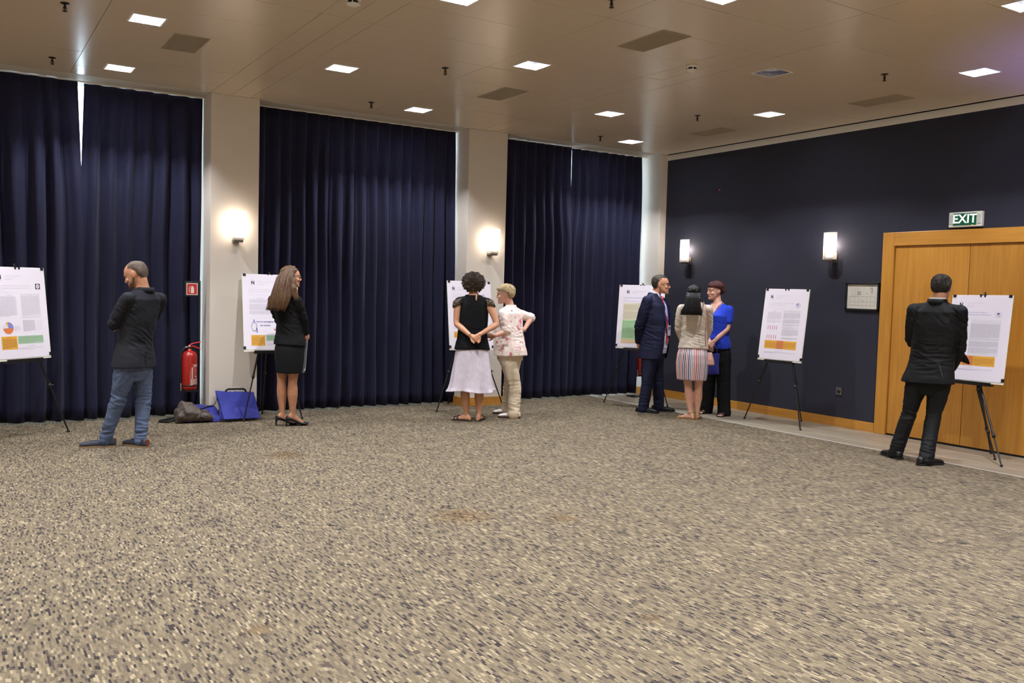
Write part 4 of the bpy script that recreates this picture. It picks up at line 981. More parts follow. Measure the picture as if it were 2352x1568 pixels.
def trousers(f, m, name='trousers', thigh=.098, knee=.075, hemr=.07, hip=None, hemz=.035, top=.24, seed=1, ja=.007, amp=.006, brk=.5):
    mb = MB(); a, b = hip or (.172, .122)
    f.torso(mb, [(-.22, a*.55, b*.75), (-.12, a*.92, b*.96), (.03, a, b), (.14, a*.98, b*.97), (top, a*.92, b*.92)])
    for q in (-1, 1):
        h, k, an = f.Hp[q], f.K[q], f.A[q]; e = Vector((an.x, an.y, hemz))+Fv(f.fo[q])*.012
        f.limb(mb, h, k, e, [(0, thigh*1.02), (.3, thigh), (.65, lerp(thigh, knee, .6)), (.95, knee)], [(.1, knee*1.0), (.35, lerp(knee, hemr, .35)), (.7, lerp(knee, hemr, .75)), (.9, hemr*1.0), (.985, hemr*1.02)], 14)
    J = []
    for q in (-1, 1):
        J += [(f.K[q], .11, f.A[q]-f.Hp[q]), (f.A[q]+Z*.06, .10, Z), (lerp(f.Hp[q], f.K[q], .12), .12, Fv(f.phiP)+Z*.8)]
    o = remesh(mb, name, m, f.root, .007, 5, folds(f, J, amp, (6, 6, 9), seed, ja)); return o
def sleeves(f, mb, k=1.0, cuff=1.0, sh=.064, el=.052, wr=.042, pad=True):
    for q in (-1, 1):
        f.limb(mb, f.S[q]+Z*.004, f.E[q], f.W[q], [(0, sh*k), (.25, sh*k), (.6, lerp(sh, el, .6)*k), (.92, el*k)], [(.08, el*k), (.4, lerp(el, wr, .4)*k), (.8, wr*1.06*k), (cuff, wr*k)], 14)
        if pad: mb.tube([f.N-Z*.040, lerp(f.N, f.S[q], .5)-Z*.016, f.S[q]+Z*.008], [.052*k, .052*k, .055*k], 12)
def armj(f): return [(f.E[q], .10, f.W[q]-f.S[q]) for q in (-1, 1)]+[(f.S[q]-Z*.1, .09, Rv(f.phiC)+Z) for q in (-1, 1)]
def wedge_cut(o, tests):
    bm = bmesh.new(); bm.from_mesh(o.data)
    for t in tests[0]:
        bmesh.ops.bisect_plane(bm, geom=bm.verts[:]+bm.edges[:]+bm.faces[:], plane_co=t[0], plane_no=t[1])
    dele = [fc for fc in bm.faces if tests[1](fc.calc_center_median())]
    bmesh.ops.delete(bm, geom=dele, context='FACES'); bm.to_mesh(o.data); bm.free()
def strands(f, prof_fn, n, seed, r=.003, m=None, name='hair_strands', parent=None, seg=7):
    "bundle of thin hair locks: prof_fn(i, R) gives the path points"
    R = rng(seed); mb = MB()
    for i in range(n):
        pts = prof_fn(i, R); mb.tube(pts, [r*(1-.6*k/(len(pts)-1)) for k in range(len(pts))], 5, rounded=False)
    o = mb.build(name, m, parent, True); o['kind'] = 'stuff'; return o

def short_locks(f, prof, m, n, seed, L=.06, r=.0028, par=None, out=.004, zmin=.34, flow=0.0):
    R = rng(seed); mb = MB(); zs = [p[0] for p in prof]
    def surf(z, th, o):
        z = max(zs[0], min(zs[-1], z)); i = 0
        while i < len(zs)-2 and zs[i+1] < z: i += 1
        t = (z-zs[i])/(zs[i+1]-zs[i]); _, yf, yb, hw = [lerp(prof[i][k], prof[i+1][k], t) for k in range(4)]
        cy, ry = (yf+yb)/2, (yf-yb)/2; return f.hp((hw+o)*math.cos(th), cy+(ry+o)*math.sin(th), z+o*.6*(z-.6))
    S_ = f.hd['s']
    for i in range(n):
        th = R.uniform(0, 2*PI); z = zs[-1]-(zs[-1]-zmin-.05)*R.random()**.8; dz = L/S_*R.uniform(.5, 1.0); w = R.uniform(-.25, .25)+flow; pts = []
        for k in range(5): pts.append(surf(z-dz*k/4, th+w*k/4, out/S_*(.5+R.uniform(0, .5)+(.6 if k == 4 else 0))))
        mb.tube(pts, [r, r*1.1, r, r*.8, r*.3], 5, rounded=False)
    o = mb.build('hair_locks', m, par, True); o['kind'] = 'stuff'; return o
# ------------------------------------------------------------------ the people
m_sole = mat('sole_tan', (128, 104, 76), .7); m_solek = mat('sole_black', (18, 16, 15), .6); m_leath = mat('shoe_black', (16, 15, 15), .38, spec=.5)
sk_a = skinm('a', (196, 140, 108)); sk_b = skinm('b', (205, 150, 118)); sk_c = skinm('c', (200, 146, 112)); sk_d = skinm('d', (208, 158, 134)); sk_e = skinm('tan', (150, 98, 66)); m_tights = skinm('tights', (168, 118, 86))
HAIR_SHORT = [(.30, -.20, -.36, .20), (.38, -.12, -.42, .29), (.46, -.10, -.465, .345), (.54, -.02, -.49, .362), (.60, .12, -.50, .365), (.68, .30, -.505, .368), (.76, .37, -.495, .36), (.84, .34, -.45, .325), (.92, .25, -.36, .255), (.99, .12, -.22, .15), (1.025, .03, -.10, .05)]
def hair_cap(f, prof, m, amp=.006, sc=(30, 30, 30), voxel=.005, seed=2, smooth=3, name='hair'):
    mb = MB(); f.hrings(mb, prof); return remesh(mb, name, m, f.root, voxel, smooth, lambda co, no: co+no*((vnoise(co, sc, seed)+.4*vnoise(co, tuple(3*v for v in sc), seed+3))*amp)[:, None])
def collar(f, m, r=.062, h=.035, z=.0, lean=.01, name='collar', a0=0, a1=2*PI, flare=.006, th=.005, fz=-.02):
    "band collar round the neck; fz lowers the front"
    c = f.N+Fv(f.phiC)*lean+Z*z; rx, fy = Rv(f.phiC), Fv(f.phiC); n = 26; V = []
    for k in (0, 1):
        for lev in (0, .5, 1):
            for j in range(n+1):
                a = a0+(a1-a0)*j/n; rr = r+flare*(1-lev)-(th if k else 0); s = math.sin(a)
                V.append(c+rx*rr*1.05*math.cos(a)+fy*rr*.98*s+Z*(lev*h+fz*max(0, s)+(.0 if s > 0 else .004)))
    w = n+1; F = []
    for k in (0, 1):
        for l in (0, 1):
            for j in range(n): q = k*3*w+l*w+j; F.append((q, q+1, q+w+1, q+w))
    for j in range(n): F += [(2*w+j, 2*w+j+1, 5*w+j+1, 5*w+j), (j, 3*w+j, 3*w+j+1, j+1)]
    return mesh(name, V, F, m, f.root, True)
# ---- 1. man in jeans and dark blazer
f = Fig((283, 1025), 'man with cropped hair in dark blazer and blue jeans, arms crossed', 1.70, (-45, -42), (307, 836, 0), (331, 665, -.02), .185, .09)
f.foot(-1, 243, 1026, -84); f.foot(1, 324, 1026, -40)
f.K = {-1: f.J(272, 917, -.04), 1: f.J(330, 915, .06)}
F_, R_v = Fv(-42), Rv(-42)
f.E = {-1: f.S[-1]-R_v*.07+F_*.12-Z*.235, 1: f.S[1]+R_v*.04+F_*.14-Z*.235}
f.W = {-1: f.N+R_v*.02+F_*.25-Z*.27, 1: f.N-R_v*.02+F_*.29-Z*.31}
f.head_frame((313, 632, .0), -62, 24, 0, .232)
body(f, sk_a, False, hand_spec={-1: (R_v*1-Z*.1, F_*-1, 1, 30), 1: (R_v*-1-Z*.1, F_*-1, -1, 30)}, tk=.9)
f.face(sk_a)
hair_cap(f, [(.22, -.24, -.33, .14), (.30, -.20, -.375, .24), (.38, -.14, -.425, .31), (.46, -.10, -.455, .342), (.52, -.07, -.472, .348), (.58, -.02, -.485, .352), (.66, .14, -.487, .358), (.74, .30, -.482, .357), (.82, .29, -.455, .338), (.90, .20, -.37, .272), (.97, .08, -.23, .165), (1.008, .0, -.11, .06)], mat('hair_cropped', (88, 72, 58), .7, noise_s=120, noise_amt=.35, bump=(400, .5)), .002)
hair_cap(f, [(.02, .42, .13, .13), (.06, .437, .08, .19), (.11, .440, .0, .232), (.17, .424, -.06, .274), (.24, .36, -.10, .294), (.32, .20, -.12, .306), (.42, .06, -.12, .322), (.50, .0, -.12, .338)], mat('beard_stubble', (122, 92, 70), .8, noise_s=150, noise_amt=.3), .001, name='beard')
m_blz = cloth('charcoal', (30, 31, 36), .75, .3)
mb = MB(); f.torso(mb, [(-.035, .208, .160, .0), (.04, .202, .154), (.14, .186, .142), (.28, .166, .127), (.40, .160, .122), (.60, .178, .132), (.78, .190, .138, .01), (.90, .172, .118), (.97, .115, .085), (1.02, .075, .07)]); sleeves(f, mb, 1.0, .95)
J_ = armj(f)+[(f.spine(.3)[0]-F_*.1, .13, Z+Rv(-42)*.5), (f.S[1]-Z*.12-F_*.08, .12, Z*.6+R_v)]
o = remesh(mb, 'blazer', m_blz, f.root, .007, 4, folds(f, J_, .006, (6, 6, 10), 3, .007))
MB().tube([f.spine(-.03)[0]-F_*.162, f.spine(.16)[0]-F_*.142], .0028, 6).build('back_vent', mat('seam_black', (8, 8, 9), .9), o)
collar(f, m_blz, .078, .046, -.028, -.006, 'blazer_collar')
m_jean = mat('denim', (80, 91, 114), .85, spec=.2, noise_s=9, noise_amt=.28, bump=(350, .35))
trousers(f, m_jean, 'jeans', .098, .072, .055, (.172, .124), .05, .04, 4, .009, .005)
m_sn = mat('sneaker_navy', (40, 44, 56), .6, bump=(200, .2))
for q in (-1, 1):
    sh = f.shoe(q, 'shoe', m_sn, m_sole, .30, .05, hi=.085, sole=.012)
    ff, rr = Fv(f.fo[q]), Rv(f.fo[q]); b = Vector((f.A[q].x, f.A[q].y, 0))
    for k in range(4): c = b+ff*(.070+.022*k)+Z*(.070-.007*k); MB().tube([c-rr*.026, c+Z*.006, c+rr*.026], .003, 6).build('lace', m_sn, sh)
    MB().box(-.016, .016, -.291*.30-.001, -.26*.30, .022, .075, Matrix.Translation(b) @ Matrix.Rotation(-math.radians(f.fo[q]), 4, 'Z')).build('heel_patch', mat('heel_brown', (110, 50, 26), .5), sh)
# ---- 2. woman in black suit with long brown hair
f = Fig((663, 977), 'long-haired woman in black jacket and skirt wearing glasses and heels', 1.665, (38, 35), (665, 803, 0), (655, 672, -.02), .155, .08, .03)
f.foot(-1, 648, 977, 68, .115); f.foot(1, 672, 978, 68, .115)
f.K = {-1: f.J(647, 873, .04), 1: f.J(672, 874, -.02)}
F_, R_v = Fv(35), Rv(35)
f.E = {1: f.J(697, 727, -.06), -1: f.J(636, 733, .16)}
f.W = {1: f.J(703, 764, .03), -1: f.J(690, 770, .16)}
f.head_frame((668, 637, .0), 78, 2, 0, .222)
body(f, sk_b, True, hand_spec={1: (f.J(708, 775, .08)-f.W[1], -R_v-Z*.2, -1, 55), -1: (f.J(706, 774, .06)-f.W[-1], -F_, 1, 45)}, heel=.065, tk=.9)
f.face(sk_b, (70, 48, 30))
f.glasses(mat('glasses_silver', (140, 140, 140), .3, metal=.9), .085)
mb = MB()
for q in (-1, 1): f.leg(mb, q, .97); f.footm(mb, q, .23, .065, .9)
remesh(mb, 'tights', m_tights, f.root, .005, 3, None, .6)
m_blk = cloth('black', (15, 15, 16), .85, .25)
mb = MB(); f.torso(mb, [(.08, .180, .136), (.16, .174, .130), (.30, .152, .116), (.45, .142, .110), (.60, .152, .118, .005), (.76, .160, .122, .015), (.89, .150, .105), (.97, .10, .078), (1.02, .065, .062)]); sleeves(f, mb, .88, .97)
o = remesh(mb, 'jacket', m_blk, f.root, .007, 4, folds(f, armj(f)+[(f.spine(.42)[0]-F_*.1, .13, Z+R_v*.4)], .005, (6, 6, 10), 7, .006))
collar(f, mat('shirt_white', (225, 222, 220), .7), .060, .05, -.012, .004, 'shirt_collar', flare=.004)
def skirt(f, rings, m, name='skirt', nf=0, amp=0, n=96, seed=0, hemw=.0):
    "lofted skirt with folds, UV u = angle; rings (t,a,b,fwd)"
    R = []; rr = rng(seed); ph = rr.random()*6
    sub = []
    for i in range(len(rings)-1):
        for k in range(6): sub.append([lerp(rings[i][c], rings[i+1][c], k/6) for c in range(4)])
    sub.append(list(rings[-1])); N_ = len(sub); V = []
    for i, (t, a, b, fw) in enumerate(sub):
        c, p = f.spine(t); rx, fy = Rv(p), Fv(p); c = c+fy*fw; v = 1-i/(N_-1)      # rings go from top to hem
        w = (i/(N_-1))**1.4
        for j in range(n):
            q = 2*PI*j/n; cx, sx = math.cos(q), math.sin(q); e = 2.3; k = (abs(cx)**e+abs(sx)**e)**(-1/e)
            fo = 1+amp*w*(math.sin(nf*q+ph+1.3*math.sin(2*q))+.5*math.sin(nf*1.7*q+2*ph))
            V.append(c+rx*a*cx*k*fo+fy*b*sx*k*fo+Z*(hemw*w*math.sin(3*q+ph)))
    F = [(i*n+j, i*n+(j+1) % n, (i+1)*n+(j+1) % n, (i+1)*n+j) for i in range(N_-1) for j in range(n)]
    F.append(tuple(range(n))[::-1])
    o = mesh(name, V, F, m, f.root, True); me = o.data; uv = me.uv_layers.new(name='UVMap')
    for poly in me.polygons:
        for li in poly.loop_indices:
            vi = me.loops[li].vertex_index; u = (vi % n)/n
            if poly.index < len(F)-1 and (poly.index % n) == n-1 and vi % n == 0: u = 1.0
            uv.data[li].uv = (u, 1-(vi//n)/(N_-1))
    md = o.modifiers.new('thick', 'SOLIDIFY'); md.thickness = .004; md.offset = -1
    return o
skirt(f, [(.18, .140, .108, 0), (.02, .158, .126, 0), (-.14, .156, .126, 0), (-.30, .144, .118, 0), (-.40, .132, .112, 0)], m_blk, 'skirt', 5, .012)
m_lh = hairm('brown', (88, 60, 34), .5, .4)
hair_cap(f, [(.20, -.16, -.42, .30), (.30, -.06, -.47, .36), (.40, .02, -.51, .385), (.50, .10, -.53, .40), (.60, .22, -.54, .40), (.70, .32, -.535, .395), (.80, .34, -.51, .37), (.88, .28, -.44, .32), (.96, .16, -.30, .22), (1.03, .02, -.12, .06)], m_lh, .004, (40, 40, 8))
mb = MB()
def hring(c, a, b, ang, n=18): 
    r, fy = Rv(ang), Fv(ang); return [c+r*a*math.cos(2*PI*j/n)+fy*b*math.sin(2*PI*j/n) for j in range(n)]
hc = [f.J(667, 611, .0), f.J(657, 638, -.045), f.J(650, 662, -.08), f.J(646, 680, -.115), f.J(640, 695, -.13), f.J(636, 706, -.13)]
hs = [(.05, .05), (.096, .092), (.105, .08), (.115, .065), (.118, .05), (.112, .036)]
mb.loft([hring(c, a, b, 30) for c, (a, b) in zip(hc, hs)])
mb.tube([f.J(672, 640, -.09), f.J(675, 662, -.14), f.J(680, 682, -.15), f.J(684, 697, -.14)], [(.03, .03), (.035, .022), (.034, .016), (.022, .012)], 10)
hl = remesh(mb, 'hair_length', m_lh, f.root, .0055, 3, lambda co, no: co+no*(vnoise(co, (45, 45, 5), 3)*.008)[:, None])
def lock(i, R):
    u = R.uniform(-1, 1); s = R.uniform(.75, 1.05); pts = []
    for c, (a, b) in zip(hc, hs): th = -PI/2+u*1.45; pts.append(c+Rv(30)*a*math.cos(th)*s*1.03+Fv(30)*b*math.sin(th)*1.06)
    pts.append(pts[-1]+Vector((R.uniform(-.02, .0), 0, -R.uniform(.005, .04)))); return pts
strands(f, lock, 130, 4, .0042, m_lh, 'hair_locks', hl)
m_pump = mat('pump_black', (15, 14, 14), .35)
for q in (-1, 1):
    ff, rr = Fv(f.fo[q]), Rv(f.fo[q]); b = Vector((f.A[q].x, f.A[q].y, 0)); mb = MB(); R = []
    for u, hw, top, zb in ((-.075, .012, .10, .068), (-.066, .030, .115, .062), (-.03, .034, .105, .058), (.02, .033, .078, .044), (.06, .036, .055, .022), (.10, .043, .044, .004), (.135, .044, .040, .002), (.165, .034, .032, .002), (.185, .014, .022, .003)):
        c = b+ff*u; R.append([c+rr*hw*math.cos(2*PI*j/12)+Z*(zb+(top-zb)*.5*(1+math.sin(2*PI*j/12))) for j in range(12)])
    mb.loft(R); sh = remesh(mb, 'shoe', m_pump, f.root, .004, 2)
    MB().tube([b-ff*.062+Z*.075, b-ff*.068+Z*.03, b-ff*.066+Z*.006], [.017, .0085, .007], 8).build('stiletto_heel', m_pump, sh, True)
    MB().tube([b+ff*.08, b+ff*.12, b+ff*.17], [(.034, .004), (.04, .004), (.025, .004)], 8, side=rr).build('sole', m_solek, sh)
# the papers in her hand
a = f.root.matrix_world if False else Matrix.Translation(f.root.location) @ Matrix.Rotation(f.root.rotation_euler.z, 4, 'Z')
pc = f.J(701, 790, .04)
pt = empty('document_folder', a @ (f.J(698, 820, .0)), f.root.rotation_euler.z); tag(pt, 'white papers in a clear folder held by the long-haired woman', 'papers')
def qd(p, th, nrm, name, m, par, base):
    V = [Vector(x)-base for x in p]; V += [v+Vector(nrm)*th for v in V]; return mesh(name, V, [(0, 1, 2, 3), (7, 6, 5, 4), (0, 4, 5, 1), (1, 5, 6, 2), (2, 6, 7, 3), (3, 7, 4, 0)], m, par)
bs = f.J(698, 820, .0)
qd([f.J(703, 780, -.01), f.J(706.5, 780, .19), f.J(701, 850, .19), f.J(694, 852, -.01)], .003, (.9, -.4, 0), 'papers', mat('paper_white', (214, 210, 212), .6), pt, bs)
qd([f.J(703.5, 778, -.03), f.J(707, 778, .20), f.J(701, 855, .20), f.J(693.5, 857, -.03)], .0015, (-.9, .4, 0), 'plastic_sleeve', mat('sleeve_grey', (120, 118, 122), .25), pt, bs)
# ---- 3. curly-haired woman
f = Fig((1085, 965), 'curly-haired woman in black top and white skirt, hands clasped behind back', 1.72, (-4, -3), (1084, 815, 0), (1088, 677, -.01), .172, .09)
f.foot(-1, 1071, 966, -66, .08); f.foot(1, 1099, 966, 14, .08)
f.K = {-1: f.J(1067, 890, .0), 1: f.J(1101, 890, .02)}
f.E = {-1: f.J(1047, 742, -.05), 1: f.J(1143, 744, -.05)}
f.W = {-1: f.J(1081, 771, -.185), 1: f.J(1102, 768, -.20)}
f.head_frame((1087, 655, .02), -5, 4, 0, .225)
body(f, sk_c, True, bare_feet=True, k=1.05, arms=1.12, tk=.92, legk=.96, hand_spec={-1: (f.J(1097, 779, -.20)-f.W[-1], Vector((0, -1, .2)), 1, 30), 1: (f.J(1088, 780, -.215)-f.W[1], Vector((0, 1, -.2)), 1, 50)}, fat=.04)
f.face(sk_c)
m_top = cloth('black_knit', (13, 13, 14), .9, .3)
mb = MB(); f.torso(mb, [(.085, .210, .152), (.15, .202, .146), (.28, .180, .136), (.42, .172, .132), (.58, .178, .136, .01), (.74, .178, .138, .02), (.86, .158, .112, .005), (.95, .125, .082), (1.0, .085, .066)])
for q in (-1, 1): mb.tube([f.N-Z*.045, lerp(f.N, f.S[q], .55)-Z*.020, f.S[q]-Rv(-3)*q*.006], [.05, .053, .058], 12)
o = remesh(mb, 'sleeveless_top', m_top, f.root, .007, 5, folds(f, [(f.spine(.35)[0]-Fv(-3)*.1, .16, Z)], .004, (6, 6, 9), 2, .004))
k = f.N-Fv(-3)*.070-Z*.045; MB().ell(f.J(1094, 683, -.095), (.011, 0, 0), (0, .014, 0), (0, .006, .042), 10, 8).build('keyhole', sk_c, o, True)
m_lace = mat('lace', (70, 56, 44), .7, noise_s=60, noise_amt=.9)
for q in (-1, 1):
    c = f.S[q]; d = (f.E[q]-c).normalized(); mb = MB(); R = []
    t1 = (Rv(0)*q-d*(Rv(0)*q).dot(d)).normalized(); t2 = d.cross(t1)
    for t, r in ((-.005, .060), (.03, .061), (.075, .058)): R.append([c+d*(t-.03*(1-math.cos(2*PI*j/18))*.9)+(t1*math.cos(2*PI*j/18)+t2*math.sin(2*PI*j/18))*r+Rv(0)*q*.004 for j in range(18)])
    mb.loft(R, False, False); so = mb.build('cap_sleeve', m_lace, o, True); md = so.modifiers.new('t', 'SOLIDIFY'); md.thickness = .003
    for i in range(14):
        a_ = 2*PI*i/14; p = c+d*(.01+.05*((i*7) % 5)/5-.03*(1-math.cos(a_))*.9)+(t1*math.cos(a_)+t2*math.sin(a_))*.062+Rv(0)*q*.004; MB().ell(p, (.006, 0, 0), (0, .006, 0), (0, 0, .006), 6, 5).build('bead', mat('bead_gold', (190, 180, 130), .3, metal=.5), so)
m_wsk = mat('cloth_white_crinkle', (212, 202, 210), .85, spec=.2, bump=(38, .45, (1, 1, .45)), noise_s=18, noise_amt=.07)
skirt(f, [(.12, .180, .132, 0), (-.05, .195, .150, 0), (-.25, .216, .168, 0), (-.47, .236, .188, 0), (-.545, .245, .196, 0), (-.60, .262, .206, 0)], m_wsk, 'skirt', 8, .085, 144, 3, .012)
m_curl = mat('hair_curly', (62, 50, 38), .6, spec=.3, noise_s=60, noise_amt=.5, bump=(90, 1.0))
mb = MB(); f.hrings(mb, [(.14, -.10, -.46, .34), (.28, .0, -.55, .47), (.45, .10, -.60, .54), (.60, .28, -.62, .56), (.75, .38, -.60, .54), (.88, .36, -.52, .46), (1.0, .24, -.36, .32), (1.08, .06, -.15, .12)])
hb_ = remesh(mb, 'hair', m_curl, f.root, .006, 2, lambda co, no: co+no*(np.abs(vnoise(co, (38, 38, 38), 4))*.03-.006)[:, None])
def curl(i, R):
    th = R.uniform(0, 2*PI); cz = R.uniform(-.75, 1); rr = math.sqrt(max(0, 1-cz*cz)); n_ = Vector((rr*math.cos(th), rr*math.sin(th), cz))
    c = f.hp(0, -.11, .62); S_ = f.hd['s']; p = c+f.hd['x']*n_.x*.55*S_+f.hd['y']*n_.y*.52*S_+f.hd['z']*n_.z*.47*S_
    if n_.y > .55 and n_.z < .25: p = c
    t1 = n_.orthogonal().normalized(); t2 = n_.cross(t1); a0 = R.uniform(0, 6); rad = R.uniform(.004, .012); p = p+n_*R.uniform(-.012, .014); pts = []
    for k in range(9): a = a0+k*1.0; pts.append(p+(t1*math.cos(a)+t2*math.sin(a))*rad+(n_*.5+Vector((0, 0, -.3)))*(.0028*k))
    return pts
strands(f, curl, 900, 9, .0022, m_curl, 'hair_curls', hb_)
br = MB(); c = lerp(f.W[-1], f.E[-1], .02); d = (f.E[-1]-f.W[-1]).normalized(); t1 = d.orthogonal().normalized(); t2 = d.cross(t1)
br.tube([c+(t1*math.cos(2*PI*j/14)+t2*math.sin(2*PI*j/14))*.027 for j in range(15)], .004, 6, rounded=False); br.build('bracelet', m_chrome, f.root, True)
m_sand = mat('sandal_black', (20, 17, 16), .4)
def sandal(f, q, m, ms, L=.235, straps=((.42, .046), (.60, .046)), ank=False):
    ff, rr = Fv(f.fo[q]), Rv(f.fo[q]); b = Vector((f.A[q].x, f.A[q].y, 0)); R = []
    P = [(-.26, .022), (-.2, .032), (0, .034), (.25, .036), (.5, .046), (.65, .046), (.76, .034), (.80, .012)]
    V = []; n = len(P)
    for z0 in (0, .007): V += [b+ff*u*L-rr*w+Z*z0 for u, w in P]+[b+ff*u*L+rr*w+Z*z0 for u, w in P[::-1]]
    m2 = 2*n; o = mesh('sandal', V, [tuple(range(m2))[::-1], tuple(range(m2, 2*m2))]+[(i, (i+1) % m2, m2+(i+1) % m2, m2+i) for i in range(m2)], ms, f.root)
    for u, w in straps:
        c = b+ff*u*L; h = .058 if u < .5 else .042
        MB().tube([c-rr*w, c-rr*w*.85+Z*h*.7, c-rr*w*.3+Z*h, c+rr*w*.3+Z*h, c+rr*w*.85+Z*h*.7, c+rr*w], [(.011, .003)]*6, 8, side=ff).build('strap', m, o, True)
    if ank:
        c = b+Z*.085-ff*.004; MB().tube([c+(ff*math.cos(2*PI*j/14)*1.1+rr*math.sin(2*PI*j/14))*.040+Z*.012*math.cos(2*PI*j/14)*-1 for j in range(15)], [(.006, .003)]*15, 6, rounded=False).build('ankle_strap', m, o, True)
        MB().tube([b-ff*.058+Z*.01, b-ff*.056+Z*.05, b-ff*.044+Z*.09], [(.012, .003)]*3, 6, side=rr).build('heel_strap', m, o, True)
    return o
for q in (-1, 1): sandal(f, q, m_sand, m_solek)
# ---- 4. older woman, floral shirt
f = Fig((1172, 956), 'grey-blonde woman in pink floral shirt and cream trousers, hand on hip', 1.61, (-62, -52), (1172, 812, 0), (1174, 704, -.01), .165, .088)
f.foot(-1, 1181, 960, -88); f.foot(1, 1168, 951, -88)
f.K = {-1: f.J(1183, 888, -.07), 1: f.J(1170, 886, .06)}
f.E = {-1: f.J(1164, 761, -.17), 1: f.J(1220, 730, .16)}
f.W = {-1: f.J(1136, 771, -.24), 1: f.J(1204, 757, .02)}
f.head_frame((1161, 677, .0), -82, 6, 0, .226)
F_, R_v = Fv(-52), Rv(-52)
body(f, sk_d, True, k=1.05, arms=1.08, tk=.9, hand_spec={-1: (f.J(1125, 770, -.22)-f.W[-1], Vector((.1, 1, 0)), 1, 45), 1: (Vector((-1, -.2, -.3)), Vector((0, 1, 0)), -1, 30)}, fat=.05)
f.face(sk_d, (150, 130, 105), (170, 100, 95))
def floral():
    m = bpy.data.materials.new('cloth_floral'); m.use_nodes = True; nt = m.node_tree; N = nt.nodes; L = nt.links; b = N['Principled BSDF']; tc = N.new('ShaderNodeTexCoord')
    def mth(op, x, y):
        n = N.new('ShaderNodeMath'); n.operation = op
        for i, v in enumerate((x, y)):
            if isinstance(v, (int, float)): n.inputs[i].default_value = v
            else: L.new(v, n.inputs[i])
        return n.outputs[0]
    def layer(scale, seed, thr, petals):
        mp = N.new('ShaderNodeMapping'); mp.inputs['Location'].default_value = (seed, seed*.7, seed*1.3); L.new(tc.outputs['Object'], mp.inputs['Vector'])
        v = N.new('ShaderNodeTexVoronoi'); v.inputs['Scale'].default_value = scale; v.inputs['Randomness'].default_value = .9; L.new(mp.outputs[0], v.inputs['Vector'])
        nz = N.new('ShaderNodeTexNoise'); nz.inputs['Scale'].default_value = scale*petals; nz.inputs['Detail'].default_value = 2; L.new(mp.outputs[0], nz.inputs['Vector'])
        sep = N.new('ShaderNodeSeparateColor'); L.new(v.outputs['Color'], sep.inputs[0])
        rad = mth('MULTIPLY', mth('GREATER_THAN', sep.outputs[0], .52), thr)
        return mth('LESS_THAN', v.outputs['Distance'], mth('MULTIPLY', rad, mth('POWER', mth('MULTIPLY', nz.outputs['Fac'], 1.9), 3.0))), nz.outputs['Fac']
    a, na = layer(10, 2.3, .30, 3.2); c, nc = layer(19, 7.1, .20, 2.5); d, nd = layer(8, 4.4, .36, 3)
    m1 = N.new('ShaderNodeMix'); m1.data_type = 'RGBA'; m1.inputs['A'].default_value = lin((236, 218, 206)); m1.inputs['B'].default_value = lin((232, 178, 172)); L.new(mth('MULTIPLY', d, .6), m1.inputs['Factor'])
    m2 = N.new('ShaderNodeMix'); m2.data_type = 'RGBA'; L.new(m1.outputs['Result'], m2.inputs['A']); m2.inputs['B'].default_value = lin((196, 86, 104)); L.new(mth('MULTIPLY', a, .85), m2.inputs['Factor'])
    m3 = N.new('ShaderNodeMix'); m3.data_type = 'RGBA'; L.new(m2.outputs['Result'], m3.inputs['A']); m3.inputs['B'].default_value = lin((166, 60, 84)); L.new(mth('MULTIPLY', c, .8), m3.inputs['Factor'])
    L.new(m3.outputs['Result'], b.inputs['Base Color']); b.inputs['Roughness'].default_value = .8; b.inputs['Specular IOR Level'].default_value = .2; return m
m_flo = floral()
mb = MB(); f.torso(mb, [(-.03, .226, .188, .0), (.06, .222, .184), (.22, .206, .170), (.40, .190, .155), (.58, .186, .150, .01), (.76, .182, .145, .02), (.88, .160, .112), (.96, .11, .08), (1.0, .075, .066)])
for q in (-1, 1):
    e = lerp(f.S[q], f.E[q], .93); mb.tube([f.S[q]+Z*.0, lerp(f.S[q], e, .35), lerp(f.S[q], e, .75), e], [.062, .061, .060, .061], 14, rounded=True); mb.tube([f.N-Z*.035, lerp(f.N, f.S[q], .5)-Z*.012, f.S[q]+Z*.01], [.054, .054, .054], 12)
o = remesh(mb, 'floral_shirt', m_flo, f.root, .007, 4, folds(f, armj(f)+[(f.spine(.35)[0]-F_*.12, .15, Z)], .006, (6, 6, 8), 5, .005, .006))
collar(f, m_flo, .070, .05, -.032, .014, 'shirt_collar', fz=-.03, flare=.010)
c = f.spine(.10)[0]; mesh('pocket_flap', [f.J(1140, 779, -.215), f.J(1168, 776, -.22), f.J(1168, 789, -.225), f.J(1140, 793, -.22)], [(0, 1, 2, 3)], m_flo, f.root).modifiers.new('t', 'SOLIDIFY').thickness = .008
m_cream = mat('cloth_cream', (206, 188, 160), .8, spec=.2, noise_s=10, noise_amt=.05, bump=(200, .15))
trousers(f, m_cream, 'trousers',   .104, .080, .078, (.185, .145), .045, .10, 6, .006, .006)
m_wshoe = mat('shoe_white', (220, 212, 204), .5)
for q in (-1, 1): f.shoe(q, 'shoe', m_wshoe, mat('sole_brown', (70, 45, 35), .6), .265, .046, hi=.075)
HP = [(.28, -.20, -.38, .20), (.36, -.16, -.45, .30), (.45, -.15, -.49, .345), (.53, -.10, -.515, .368), (.60, .04, -.53, .376), (.66, .28, -.535, .38), (.74, .42, -.53, .38), (.83, .41, -.495, .355), (.92, .31, -.41, .29), (1.0, .17, -.27, .18), (1.05, .03, -.12, .06)]
mh = hairm('blonde', (186, 164, 122), .4, .5); hh_ = hair_cap(f, HP, mh, .005, (42, 42, 12), seed=5); short_locks(f, HP, mh, 420, 5, .075, .003, hh_, .006, .33, .1)
